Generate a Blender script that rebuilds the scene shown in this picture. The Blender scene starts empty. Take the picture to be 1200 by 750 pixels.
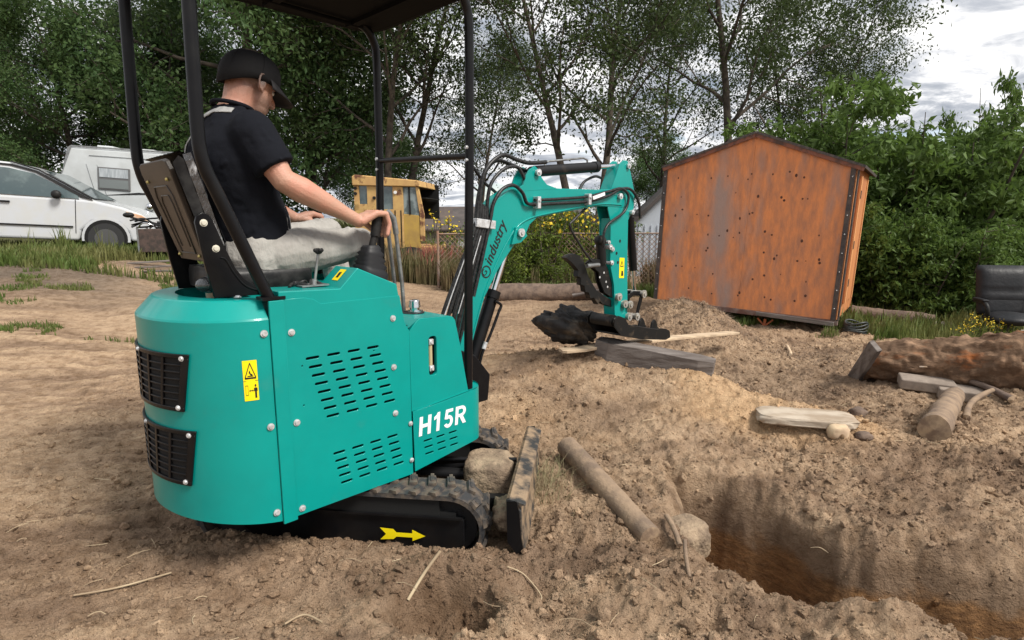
import bpy, math, random
import numpy as np
from mathutils import Vector, Matrix
scene = bpy.context.scene
col = scene.collection
rad = math.radians
random.seed(7)

# ---------------------------------------------------------------- camera
cam_data = bpy.data.cameras.new('camera')
cam = bpy.data.objects.new('camera', cam_data)
col.objects.link(cam)
cam_data.sensor_width = 36
cam_data.lens = 36 * 690 / 1200
cam_data.clip_start = 0.05
cam_data.clip_end = 6000
cam.location = (0, 0, 1.5)
cam.rotation_euler = (rad(90 - 9.8), 0, 0)
scene.camera = cam

# ---------------------------------------------------------------- light
SUN_EL, SUN_AZ = 50, 124          # azimuth clockwise from the viewing direction (+Y)
world = bpy.data.worlds.new('World')
scene.world = world
world.use_nodes = True
wn, wl = world.node_tree.nodes, world.node_tree.links
wn.clear()
w_out = wn.new('ShaderNodeOutputWorld')
sky = wn.new('ShaderNodeTexSky')
sky.sky_type = 'NISHITA'
sky.sun_disc = False
sky.sun_elevation = rad(SUN_EL)
sky.sun_rotation = rad(SUN_AZ)
bg1 = wn.new('ShaderNodeBackground')
bg1.inputs['Strength'].default_value = 0.15
wl.new(sky.outputs[0], bg1.inputs['Color'])
tc = wn.new('ShaderNodeTexCoord')
sep = wn.new('ShaderNodeSeparateXYZ')
wl.new(tc.outputs['Generated'], sep.inputs[0])
zc = wn.new('ShaderNodeMath'); zc.operation = 'MAXIMUM'; zc.inputs[1].default_value = 0.0
wl.new(sep.outputs['Z'], zc.inputs[0])
za = wn.new('ShaderNodeMath'); za.operation = 'ADD'; za.inputs[1].default_value = 0.16
wl.new(zc.outputs[0], za.inputs[0])
dx = wn.new('ShaderNodeMath'); dx.operation = 'DIVIDE'
dy = wn.new('ShaderNodeMath'); dy.operation = 'DIVIDE'
wl.new(sep.outputs['X'], dx.inputs[0]); wl.new(za.outputs[0], dx.inputs[1])
wl.new(sep.outputs['Y'], dy.inputs[0]); wl.new(za.outputs[0], dy.inputs[1])
cmb = wn.new('ShaderNodeCombineXYZ')
wl.new(dx.outputs[0], cmb.inputs[0]); wl.new(dy.outputs[0], cmb.inputs[1])
def wnoise(scale, detail, rough, dist=0.0):
    n = wn.new('ShaderNodeTexNoise')
    n.inputs['Scale'].default_value = scale
    n.inputs['Detail'].default_value = detail
    n.inputs['Roughness'].default_value = rough
    n.inputs['Distortion'].default_value = dist
    wl.new(cmb.outputs[0], n.inputs['Vector'])
    return n
def wramp(src, stops):
    r = wn.new('ShaderNodeValToRGB')
    wl.new(src, r.inputs[0])
    els = r.color_ramp.elements
    while len(els) < len(stops): els.new(0.5)
    for e, (p, c) in zip(els, stops):
        e.position = p; e.color = (*c, 1)
    return r
n_big = wnoise(1.1, 8, 0.6, 0.5)
n_det = wnoise(2.3, 10, 0.62, 0.8)
cloud_col = wramp(n_det.outputs['Fac'], [(0.34, (0.26, 0.29, 0.34)), (0.46, (0.44, 0.46, 0.50)), (0.54, (0.74, 0.74, 0.75)), (0.66, (1.0, .99, .97))])
cloud_mask = wramp(n_big.outputs['Fac'], [(0.28, (0, 0, 0)), (0.42, (1, 1, 1))])
bg2 = wn.new('ShaderNodeBackground')
bg2.inputs['Strength'].default_value = 1.0
wl.new(cloud_col.outputs[0], bg2.inputs['Color'])
mixw = wn.new('ShaderNodeMixShader')
wl.new(cloud_mask.outputs[0], mixw.inputs[0])
wl.new(bg1.outputs[0], mixw.inputs[1]); wl.new(bg2.outputs[0], mixw.inputs[2])
wl.new(mixw.outputs[0], w_out.inputs['Surface'])

sun_data = bpy.data.lights.new('sun', 'SUN')
sun_data.energy = 3.6
sun_data.angle = rad(18)
sun_data.color = (1.0, 0.95, 0.87)
sun = bpy.data.objects.new('sun', sun_data)
col.objects.link(sun)
_sd = Vector((math.sin(rad(SUN_AZ)) * math.cos(rad(SUN_EL)), math.cos(rad(SUN_AZ)) * math.cos(rad(SUN_EL)), math.sin(rad(SUN_EL))))
sun.rotation_euler = _sd.to_track_quat('Z', 'Y').to_euler()
scene.view_settings.view_transform = 'Standard'
scene.view_settings.look = 'None'
scene.view_settings.exposure = 0.5
scene.view_settings.gamma = 1.0
try:
    scene.cycles.max_bounces = 6
    scene.cycles.transparent_max_bounces = 8
except Exception: pass

# ---------------------------------------------------------------- materials
MATS = {}
def mat(name, color, rough=0.6, metal=0.0, spec=0.5, c2=None, nscale=8.0, ndetail=6, nlo=0.4, nhi=0.6,
        bump=0.0, bscale=60.0, coat=0.0, c3=None, n3scale=2.0, n3=(0.55, 0.7), stretch=(1, 1, 1), translucent=0.0, alpha=None, attr=None, vor=False, fine=0.0):
    if name in MATS: return MATS[name]
    m = bpy.data.materials.new(name); MATS[name] = m
    m.use_nodes = True
    nt = m.node_tree; N, L = nt.nodes, nt.links
    b = N['Principled BSDF']
    b.inputs['Base Color'].default_value = (*color, 1)
    b.inputs['Roughness'].default_value = rough
    b.inputs['Metallic'].default_value = metal
    b.inputs['Specular IOR Level'].default_value = spec
    if coat: b.inputs['Coat Weight'].default_value = coat; b.inputs['Coat Roughness'].default_value = 0.08
    t = N.new('ShaderNodeTexCoord'); mp = N.new('ShaderNodeMapping')
    mp.inputs['Scale'].default_value = stretch
    L.new(t.outputs['Object'], mp.inputs['Vector'])
    src = None
    def noise(sc, de):
        n = N.new('ShaderNodeTexNoise'); n.inputs['Scale'].default_value = sc; n.inputs['Detail'].default_value = de
        n.inputs['Roughness'].default_value = 0.6
        L.new(mp.outputs[0], n.inputs['Vector']); return n
    def mix(fac, a, bcol):
        mx = N.new('ShaderNodeMix'); mx.data_type = 'RGBA'
        L.new(fac, mx.inputs[0])
        for s, k in ((a, 6), (bcol, 7)):
            if isinstance(s, tuple): mx.inputs[k].default_value = (*s, 1)
            else: L.new(s, mx.inputs[k])
        return mx.outputs[2]
    def mr(srcsock, lo, hi):
        q = N.new('ShaderNodeMapRange'); q.inputs[1].default_value = lo; q.inputs[2].default_value = hi
        L.new(srcsock, q.inputs[0]); return q.outputs[0]
    base = color
    if fine:
        pass
    if attr:
        at = N.new('ShaderNodeAttribute'); at.attribute_name = attr; base = at.outputs['Color']
    if c2 is not None:
        if attr:
            mx = N.new('ShaderNodeMix'); mx.data_type = 'RGBA'; mx.blend_type = 'MULTIPLY'; mx.inputs[0].default_value = 1
            q = mix(mr(noise(nscale, ndetail).outputs['Fac'], nlo, nhi), (1.0, 1.0, 1.0), c2)
            L.new(base, mx.inputs[6]); L.new(q, mx.inputs[7]); src = mx.outputs[2]
        else:
            src = mix(mr(noise(nscale, ndetail).outputs['Fac'], nlo, nhi), base, c2)
    elif attr: src = base
    if c3 is not None:
        src = mix(mr(noise(n3scale, 8).outputs['Fac'], *n3), src if src is not None else base, c3)
    if src is not None: L.new(src, b.inputs['Base Color'])
    if bump:
        bp = N.new('ShaderNodeBump'); bp.inputs['Strength'].default_value = bump; bp.inputs['Distance'].default_value = 0.01
        nb = noise(bscale, 8)
        L.new(nb.outputs['Fac'], bp.inputs['Height'])
        if fine:
            bp2 = N.new('ShaderNodeBump'); bp2.inputs['Strength'].default_value = fine; bp2.inputs['Distance'].default_value = 0.03
            n2 = noise(bscale * .28, 10); L.new(n2.outputs['Fac'], bp2.inputs['Height']); L.new(bp2.outputs[0], bp.inputs['Normal'])
        L.new(bp.outputs[0], b.inputs['Normal'])
    if translucent:
        tr = N.new('ShaderNodeBsdfTranslucent')
        if src is not None: L.new(src, tr.inputs['Color'])
        else: tr.inputs['Color'].default_value = (*color, 1)
        ms = N.new('ShaderNodeMixShader'); ms.inputs[0].default_value = translucent
        L.new(b.outputs[0], ms.inputs[1]); L.new(tr.outputs[0], ms.inputs[2])
        L.new(ms.outputs[0], N['Material Output'].inputs['Surface'])
    if alpha is not None: b.inputs['Alpha'].default_value = alpha
    return m

M_TEAL = mat('teal_paint', (0.0, 0.27, 0.24), rough=0.36, spec=0.3, coat=0.22, c2=(0.0, 0.245, 0.22), nscale=3, bump=0.02, bscale=25, c3=(0.03, 0.24, 0.21), n3scale=6, n3=(0.62, 0.9))
M_BLACK = mat('black_paint', (0.006, 0.006, 0.007), rough=0.30, spec=.2, c2=(0.012, 0.012, 0.012), nscale=9, nlo=.45, nhi=.8)
M_FRAME = mat('black_dusty_metal', (0.012, 0.012, 0.013), rough=0.45, c2=(0.08, 0.06, 0.045), nscale=7, nlo=.6, nhi=.9, bump=.1, spec=.2)
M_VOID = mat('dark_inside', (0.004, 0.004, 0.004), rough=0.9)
M_PLASTIC = mat('black_plastic', (0.012, 0.012, 0.013), rough=0.5, spec=.2, c2=(0.022, 0.021, 0.02), nscale=30)
M_RUBBER = mat('rubber', (0.028, 0.028, 0.03), rough=0.75, c2=(0.16, 0.12, 0.085), nscale=14, nlo=.44, nhi=.72, bump=.3, bscale=50)
M_CHROME = mat('chrome', (0.75, 0.76, 0.78), rough=0.12, metal=1.0)
M_ZINC = mat('zinc_bolt', (0.66, 0.68, 0.70), rough=0.3, metal=0.35, c2=(0.45, 0.45, 0.45), nscale=40)
M_GREYMETAL = mat('grey_metal', (0.30, 0.32, 0.32), rough=0.38, metal=0.6, c2=(0.2, 0.2, 0.2), nscale=20)
M_YEL = mat('yellow_label', (0.85, 0.68, 0.0), rough=0.5)
M_WHITE = mat('white_print', (0.8, 0.8, 0.8), rough=0.5)
M_PRINT = mat('black_print', (0.01, 0.01, 0.01), rough=0.5)
M_GLASS = mat('dark_glass', (0.03, 0.045, 0.045), rough=0.06, spec=0.9)
M_HOSE = mat('hose', (0.009, 0.009, 0.010), rough=0.38, spec=.3, c2=(.03, .03, .03), nscale=60)

# ---------------------------------------------------------------- mesh building
class MB:
    def __init__(s): s.v = []; s.f = []; s.m = []; s.sm = []; s.T = Matrix.Identity(4); s.cur = 0
    def add(s, vs, fs, smooth=False):
        o = len(s.v)
        for p in vs: s.v.append(tuple(s.T @ Vector(p)))
        for f in fs: s.f.append(tuple(i + o for i in f)); s.m.append(s.cur); s.sm.append(smooth)
        return s
    def box(s, c, d, rot=None):
        x, y, z = (k / 2 for k in d)
        vs = [Vector(p) for p in [(-x, -y, -z), (x, -y, -z), (x, y, -z), (-x, y, -z), (-x, -y, z), (x, -y, z), (x, y, z), (-x, y, z)]]
        if rot is not None: vs = [rot @ p for p in vs]
        vs = [p + Vector(c) for p in vs]
        return s.add(vs, [(0, 3, 2, 1), (4, 5, 6, 7), (0, 1, 5, 4), (1, 2, 6, 5), (2, 3, 7, 6), (3, 0, 4, 7)])
    def bar(s, p0, p1, w, h, up=(0, 0, 1)):
        p0, p1 = Vector(p0), Vector(p1); d = p1 - p0; L = d.length; d.normalize()
        up = Vector(up)
        if abs(d.dot(up)) > .98: up = Vector((1, 0, 0))
        y = up.cross(d).normalized(); z = d.cross(y)
        R = Matrix((d, y, z)).transposed()
        return s.box((p0 + p1) / 2, (L, w, h), R)
    def prism(s, prof, y0, y1, ax='y'):
        n = len(prof)
        if ax == 'y': mk = lambda a, b, c: (a, c, b)
        elif ax == 'z': mk = lambda a, b, c: (a, b, c)
        else: mk = lambda a, b, c: (c, a, b)
        vs = [mk(a, b, y0) for a, b in prof] + [mk(a, b, y1) for a, b in prof]
        return s.add(vs, [tuple(range(n)), tuple(range(2 * n - 1, n - 1, -1))] + [(i, i + n, (i + 1) % n + n, (i + 1) % n) for i in range(n)])
    def ring(s, c, d, r, n, ry=None, ref=None):
        d = Vector(d).normalized()
        a = Vector(ref) if ref else (Vector((0, 0, 1)) if abs(d.z) < .9 else Vector((1, 0, 0)))
        x = a.cross(d).normalized(); y = d.cross(x)
        ry = r if ry is None else ry
        return [Vector(c) + x * math.cos(2 * math.pi * k / n) * r + y * math.sin(2 * math.pi * k / n) * ry for k in range(n)]
    def loft(s, rings, caps=True, smooth=True):
        n = len(rings[0]); vs = [p for r in rings for p in r]; fs = []
        for i in range(len(rings) - 1):
            for k in range(n):
                fs.append((i * n + k, i * n + (k + 1) % n, (i + 1) * n + (k + 1) % n, (i + 1) * n + k))
        s.add(vs, fs, smooth)
        if caps:
            s.add(rings[0], [tuple(range(n - 1, -1, -1))]); s.add(rings[-1], [tuple(range(n))])
        return s
    def cyl(s, p0, p1, r0, r1=None, n=16, smooth=True, ry0=None, ry1=None):
        r1 = r0 if r1 is None else r1
        d = Vector(p1) - Vector(p0)
        return s.loft([s.ring(p0, d, r0, n, ry0), s.ring(p1, d, r1, n, ry1)], True, smooth)
    def tube(s, pts, r, n=10, smooth=True, rs=None):
        pts = [Vector(p) for p in pts]; rings = []
        ref = None
        for i, p in enumerate(pts):
            d = (pts[min(i + 1, len(pts) - 1)] - pts[max(i - 1, 0)]).normalized()
            if ref is None:
                ref = Vector((0, 0, 1)) if abs(d.z) < .9 else Vector((1, 0, 0))
            x = (ref - d * ref.dot(d)).normalized(); ref = x; y = d.cross(x)
            rr = rs[i] if rs else r
            rings.append([p + x * math.cos(2 * math.pi * k / n) * rr + y * math.sin(2 * math.pi * k / n) * rr for k in range(n)])
        return s.loft(rings, True, smooth)
    def ball(s, c, r, sc=(1, 1, 1), n=12, rot=None):
        c = Vector(c); rings = []
        m = max(4, n // 2 + 1)
        vs = []; fs = []
        for i in range(m + 1):
            th = math.pi * i / m
            for k in range(n):
                p = Vector((math.sin(th) * math.cos(2 * math.pi * k / n) * r * sc[0], math.sin(th) * math.sin(2 * math.pi * k / n) * r * sc[1], math.cos(th) * r * sc[2]))
                if rot is not None: p = rot @ p
                vs.append(c + p)
        for i in range(m):
            for k in range(n):
                fs.append((i * n + k, (i + 1) * n + k, (i + 1) * n + (k + 1) % n, i * n + (k + 1) % n))
        return s.add(vs, fs, True)
    def build(s, name, mats, parent=None, bevel=0.0, seg=2, label=None, loc=None, mods=None):
        me = bpy.data.meshes.new(name)
        me.from_pydata(s.v, [], s.f)
        if not isinstance(mats, (list, tuple)): mats = [mats]
        for m in mats: me.materials.append(m)
        me.polygons.foreach_set('material_index', s.m)
        me.polygons.foreach_set('use_smooth', s.sm)
        me.validate(); me.update()
        o = bpy.data.objects.new(name, me); col.objects.link(o)
        if parent: o.parent = parent
        if loc: o.location = loc
        if label: o['label'] = label
        if bevel:
            b = o.modifiers.new('bevel', 'BEVEL'); b.width = bevel; b.segments = seg; b.limit_method = 'ANGLE'; b.angle_limit = rad(40)
            b.harden_normals = False
        return o
def tag(o, label=None, cat=None, group=None, kind=None):
    if label: o['label'] = label
    if cat: o['category'] = cat
    if group: o['group'] = group
    if kind: o['kind'] = kind
    return o
def thing(name, label, cat, loc=(0, 0, 0), rz=0.0, group=None):
    o = bpy.data.objects.new(name, None); col.objects.link(o)
    o.location = loc; o.rotation_euler = (0, 0, rz); o.empty_display_size = .1
    return tag(o, label, cat, group)
def copy_tree(o, parent=None, label=None):
    c = o.copy(); col.objects.link(c)
    if parent: c.parent = parent
    if label: c['label'] = label
    for ch in list(o.children): copy_tree(ch, c)
    return c
def np_mesh(name, V, F, mats, parent=None, smooth=False, colors=None, mi=None):
    """V (n,3) array, F (m,k) array of equal-size faces"""
    me = bpy.data.meshes.new(name)
    V = np.asarray(V, dtype=np.float32); F = np.asarray(F, dtype=np.int32)
    k = F.shape[1]
    me.vertices.add(len(V)); me.vertices.foreach_set('co', V.ravel())
    me.loops.add(F.size); me.loops.foreach_set('vertex_index', F.ravel())
    me.polygons.add(len(F)); me.polygons.foreach_set('loop_start', np.arange(0, F.size, k, dtype=np.int32))
    me.polygons.foreach_set('loop_total', np.full(len(F), k, dtype=np.int32))
    if not isinstance(mats, (list, tuple)): mats = [mats]
    for m in mats: me.materials.append(m)
    if mi is not None: me.polygons.foreach_set('material_index', np.asarray(mi, dtype=np.int32))
    me.polygons.foreach_set('use_smooth', np.full(len(F), smooth, dtype=bool))
    if colors is not None:
        ca = me.color_attributes.new('tint', 'FLOAT_COLOR', 'POINT')
        c4 = np.ones((len(V), 4), dtype=np.float32); c4[:, :3] = colors
        ca.data.foreach_set('color', c4.ravel())
    me.update(calc_edges=True); me.validate()
    o = bpy.data.objects.new(name, me); col.objects.link(o)
    if parent: o.parent = parent
    return o
def plate(name, outline, holes, thick, m, parent, loc=(0, 0, 0), rot=(0, 0, 0), bevel=0.0, text=None):
    """flat sheet with real holes; outline/holes are 2D point lists"""
    cu = bpy.data.curves.new(name + '_c', 'CURVE'); cu.dimensions = '2D'; cu.fill_mode = 'BOTH'; cu.extrude = thick / 2; cu.bevel_depth = bevel; cu.bevel_resolution = 1
    for pts in [outline] + list(holes):
        sp = cu.splines.new('POLY'); sp.points.add(len(pts) - 1)
        for q, (a, b) in zip(sp.points, pts): q.co = (a, b, 0, 1)
        sp.use_cyclic_u = True
    return curve_to_obj(name, cu, m, parent, loc, rot)
def curve_to_obj(name, cu, m, parent, loc, rot):
    tmp = bpy.data.objects.new(name + '_t', cu); col.objects.link(tmp)
    dg = bpy.context.evaluated_depsgraph_get()
    me = bpy.data.meshes.new_from_object(tmp.evaluated_get(dg))
    bpy.data.objects.remove(tmp)
    me.name = name
    me.materials.clear(); me.materials.append(m)
    o = bpy.data.objects.new(name, me); col.objects.link(o)
    o.location = loc; o.rotation_euler = rot
    if parent: o.parent = parent
    return o
def text_obj(name, body, size, m, parent, loc, rot, depth=0.0015, xs=1.0, bold=0.0, shear=0.0):
    cu = bpy.data.curves.new(name + '_c', 'FONT'); cu.body = body; cu.size = size; cu.extrude = depth; cu.offset = bold; cu.shear = shear
    cu.align_x = 'LEFT'
    o = curve_to_obj(name, cu, m, parent, loc, rot)
    o.scale = (xs, 1, 1)
    return o
def pill(cx, cy, w, h, n=4):
    r = h / 2; pts = []
    for k in range(n + 1):
        a = -math.pi / 2 + math.pi * k / n; pts.append((cx + w / 2 - r + r * math.cos(a), cy + r * math.sin(a)))
    for k in range(n + 1):
        a = math.pi / 2 + math.pi * k / n; pts.append((cx - w / 2 + r + r * math.cos(a), cy + r * math.sin(a)))
    return pts
def rrect(x0, y0, x1, y1, r, n=4):
    pts = []
    for (cx, cy, a0) in ((x1 - r, y0 + r, -90), (x1 - r, y1 - r, 0), (x0 + r, y1 - r, 90), (x0 + r, y0 + r, 180)):
        for k in range(n + 1):
            a = rad(a0 + 90 * k / n); pts.append((cx + r * math.cos(a), cy + r * math.sin(a)))
    return pts
def spline(pts, n=6):
    """Catmull-Rom through points"""
    P = [Vector(p) for p in pts]; out = []
    for i in range(len(P) - 1):
        a, b, c, d = P[max(i - 1, 0)], P[i], P[i + 1], P[min(i + 2, len(P) - 1)]
        for k in range(n):
            t = k / n
            out.append(.5 * ((2 * b) + (c - a) * t + (2 * a - 5 * b + 4 * c - d) * t * t + (3 * b - a - 3 * c + d) * t ** 3))
    out.append(P[-1]); return out

# ---------------------------------------------------------------- numpy noise
def _hash(ix, iy, seed):
    h = (ix.astype(np.int64) * 374761393 + iy.astype(np.int64) * 668265263 + seed * 1442695041) & 0xffffffff
    h = ((h ^ (h >> 13)) * 1274126177) & 0xffffffff
    return ((h ^ (h >> 16)) & 0xffff).astype(np.float64) / 65535.0
def vnoise(x, y, seed=0):
    ix, iy = np.floor(x), np.floor(y); fx, fy = x - ix, y - iy
    sx = fx * fx * fx * (fx * (fx * 6 - 15) + 10); sy = fy * fy * fy * (fy * (fy * 6 - 15) + 10)
    a = _hash(ix, iy, seed); b = _hash(ix + 1, iy, seed); c = _hash(ix, iy + 1, seed); d = _hash(ix + 1, iy + 1, seed)
    return (a + (b - a) * sx) * (1 - sy) + (c + (d - c) * sx) * sy
def fbm(x, y, seed=0, oct=4, gain=.5):
    t = 0; a = 1; n = 0; ca, sa = math.cos(.6), math.sin(.6)
    for o in range(oct):
        t = t + a * (vnoise(x, y, seed + o * 17) - .5); n += a; a *= gain
        x, y = (x * ca - y * sa) * 2.03 + 3.1, (x * sa + y * ca) * 2.03 + 7.7
    return t / n * 2
def sst(a, b, x):
    t = np.clip((x - a) / (b - a), 0, 1); return t * t * (3 - 2 * t)
def gau(x, y, cx, cy, sx, sy, rot=0.0):
    c, s = math.cos(rot), math.sin(rot)
    dx, dy = x - cx, y - cy
    a, b = dx * c + dy * s, -dx * s + dy * c
    return np.exp(-.5 * ((a / sx) ** 2 + (b / sy) ** 2))
# ---------------------------------------------------------------- ground
TRENCH = np.array([(.90, 3.22), (1.22, 3.04), (1.5, 2.83), (1.70, 2.57), (1.95, 2.46), (2.3, 2.37), (3.6, 2.05), (3.6, 1.68), (2.2, 1.90), (1.75, 1.96), (1.38, 2.05), (1.12, 2.16), (.92, 2.36), (.80, 2.75)])
def poly_sd(x, y, P):
    """positive inside"""
    shp = x.shape; x = x.ravel(); y = y.ravel()
    d = np.full(x.shape, 1e9); ins = np.zeros(x.shape, bool)
    n = len(P)
    for i in range(n):
        ax, ay = P[i]; bx, by = P[(i + 1) % n]
        ex, ey = bx - ax, by - ay
        t = np.clip(((x - ax) * ex + (y - ay) * ey) / (ex * ex + ey * ey), 0, 1)
        d = np.minimum(d, np.hypot(x - ax - ex * t, y - ay - ey * t))
        c = (ay > y) != (by > y)
        with np.errstate(divide='ignore', invalid='ignore'):
            xi = (bx - ax) * (y - ay) / (by - ay + 1e-12) + ax
        ins ^= c & (x < xi)
    return np.where(ins, d, -d).reshape(shp)
def seg_d(x, y, a, b):
    ex, ey = b[0] - a[0], b[1] - a[1]
    t = np.clip(((x - a[0]) * ex + (y - a[1]) * ey) / (ex * ex + ey * ey), 0, 1)
    return np.hypot(x - a[0] - ex * t, y - a[1] - ey * t)
def pile(x, y):
    p = .66 * np.exp(-1.05 * np.sqrt(((x - .70) / .74) ** 2 + ((y - 4.70) / .52) ** 2 + .10)) + .11 * gau(x, y, 1.40, 4.25, .45, .28, -.5) + .14 * gau(x, y, -.2, 4.9, .5, .7) + .06 * gau(x, y, 2.0, 3.9, .4, .3)
    p = p + .11 * np.exp(-.5 * (seg_d(x, y, (1.35, 4.3), (2.05, 3.7)) / .20) ** 2)
    return p
def ground_h(x, y, fine=True):
    x = np.asarray(x, float); y = np.asarray(y, float)
    r = np.hypot(x, y)
    h = .85 * sst(3.2, 12.5, y - .12 * x) * sst(-1.2, -8.0, x)
    h = h - 2.4 * sst(19, 46, y) * sst(-9, -2, x) + .5 * sst(14, 30, y) * sst(-6, -16, x)
    near = 1 - sst(9, 16, r)
    p = pile(x, y)
    h = h + p
    h = h + .50 * gau(x, y, 2.15, 7.15, .52, .5) * near                      # heap against the shed
    h = h + .10 * gau(x, y, 2.75, 3.35, .55, .35) + .08 * gau(x, y, 4.2, 4.4, .8, .5) + .05 * gau(x, y, 3.3, 2.7, .5, .3)
    h = h + .105 * np.exp(-.5 * (seg_d(x, y, (-1.55, 2.41), (-.05, 2.30)) / .12) ** 2)      # berm along the track
    h = h + .06 * gau(x, y, 1.9, 1.72, .45, .12) + .06 * gau(x, y, .45, 2.9, .25, .45) + .05 * gau(x, y, .55, 2.05, .3, .16) + .06 * gau(x, y, 1.05, 1.8, .35, .14)
    h = h - .10 * gau(x, y, 2.1, 5.1, .55, .5) + .12 * gau(x, y, 1.36, 1.93, .13, .10)                            # hump on the near rim
    h = h - .13 * sst(.19, .09, np.hypot((x + .26) * .8, y - 2.06)) + .035 * np.exp(-.5 * ((np.hypot((x + .26) * .8, y - 2.06) - .22) / .04) ** 2) - .03 * gau(x, y, .12, 2.2, .07, .05) + .04 * gau(x, y, -.03, 2.0, .07, .15)
    h = h - .05 * gau(x, y, -1.75, 2.5, .25, .2) + .05 * gau(x, y, .10, 2.46, .12, .10)
    rough = .35 + .65 * sst(-1.2, .2, x - .2 * (y - 3)) 
    rough = (rough * (1 - .45 * sst(.04, .2, pile(x, y)))) * near + .15 * (1 - near)
    left = sst(-.6, -1.5, x) * near
    h = h + .05 * fbm(x * .7, y * .7, 3, 4) * (near + .6)
    h = h + left * (.022 * fbm(x * 1.0, y * 4.2 - x * .9, 11, 5, .6) + .016 * fbm(x * 2.2, y * 13 - x * 2.2, 13, 4, .6))
    h = h + left * .017 * (1 - 2.2 * np.abs(fbm((x * .92 + y * .39) * 9, (y * .92 - x * .39) * 30, 17, 3, .6))) * sst(9, 5, y)
    rid = lambda k, sd, o: 1 - 2.4 * np.abs(fbm(x * k + .3 * fbm(x * 2, y * 2, 5, 3), y * k, sd, o, .55))
    h = h + rough * near * (.07 * fbm(x * 1.7, y * 1.7, 21, 5, .55) + .036 * (rid(3.2, 23, 4) - .5))
    if fine:
        h = h + .020 * rough * near * (rid(8, 31, 4) - .5)
        h = h + .013 * near * fbm(x * 20, y * 24, 41, 4, .65) * (.5 + .7 * rough)
        h = h + .011 * near * fbm(x * 52, y * 56, 47, 3, .65) * (.45 + .7 * rough)
    m = (x > .3) & (x < 4.2) & (y > 1.0) & (y < 3.8)
    if np.any(m):
        xs, ys = x[m], y[m]
        sd = poly_sd(xs + .09 * fbm(xs * 3, ys * 3, 61, 2, .4), ys + .10 * fbm(xs * 2.6, ys * 2.6, 71, 3, .35), TRENCH)
        dep = (.10 * sst(-.06, .01, sd) + .42 * sst(-.01, .085, sd)) * (1 + .14 * fbm(xs * 6, ys * 6, 81, 3)) - .10 * sst(.07, .3, sd) * fbm(xs * 7, ys * 7, 91, 4)
        spill = .20 * gau(xs, ys, 1.56, 2.40, .11, .22) + .25 * gau(xs, ys, 2.3, 2.15, .3, .16)                      # soil slumped into the trench
        h = h.copy(); h[m] = h[m] - dep + spill * sst(0, .1, sd)
    return h
def hit(px, py):
    c, s = math.cos(rad(9.8)), math.sin(rad(9.8))
    a, b = (px - 600) / 690, (375 - py) / 690
    dy_, dz_ = c + b * s, -s + b * c
    t = np.linspace(1.2, 30, 6000); X, Y, Z = a * t, dy_ * t, 1.5 + dz_ * t
    k = np.argmax(Z < ground_h(X, Y, False))
    return Vector((X[k], Y[k], float(ground_h(X[k:k+1], Y[k:k+1])[0])))
def gz(x, y):
    return float(ground_h(np.array([x]), np.array([y]))[0])

def axis(segs):
    out = [segs[0][0]]
    for a, b, st in segs:
        n = max(1, int(round((b - a) / st))); out += list(np.linspace(a, b, n + 1)[1:])
    return np.array(out)
def grow(a, b, st, k):
    out = [a]
    while out[-1] < b: out.append(out[-1] + st); st *= k
    out[-1] = b; return out[1:]
gx = axis([(-3.6, -2.2, .018), (-2.2, 3.4, .0115), (3.4, 4.6, .018)])
gx = np.concatenate([-np.array(grow(3.6, 2500, .03, 1.07))[::-1], gx, np.array(grow(4.6, 2500, .03, 1.07))])
gy = axis([(-1.5, 1.4, .1), (1.4, 3.7, .0105), (3.7, 6.0, .017)])
gy = np.concatenate([-np.array(grow(1.5, 300, .2, 1.3))[::-1], gy, np.array(grow(6.0, 3500, .028, 1.035))])
GX, GY = np.meshgrid(gx, gy)
GH = ground_h(GX, GY)
nx_, ny_ = len(gx), len(gy)
idx = np.arange(nx_ * ny_).reshape(ny_, nx_)
GF = np.stack([idx[:-1, :-1], idx[:-1, 1:], idx[1:, 1:], idx[1:, :-1]], -1).reshape(-1, 4)
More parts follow.
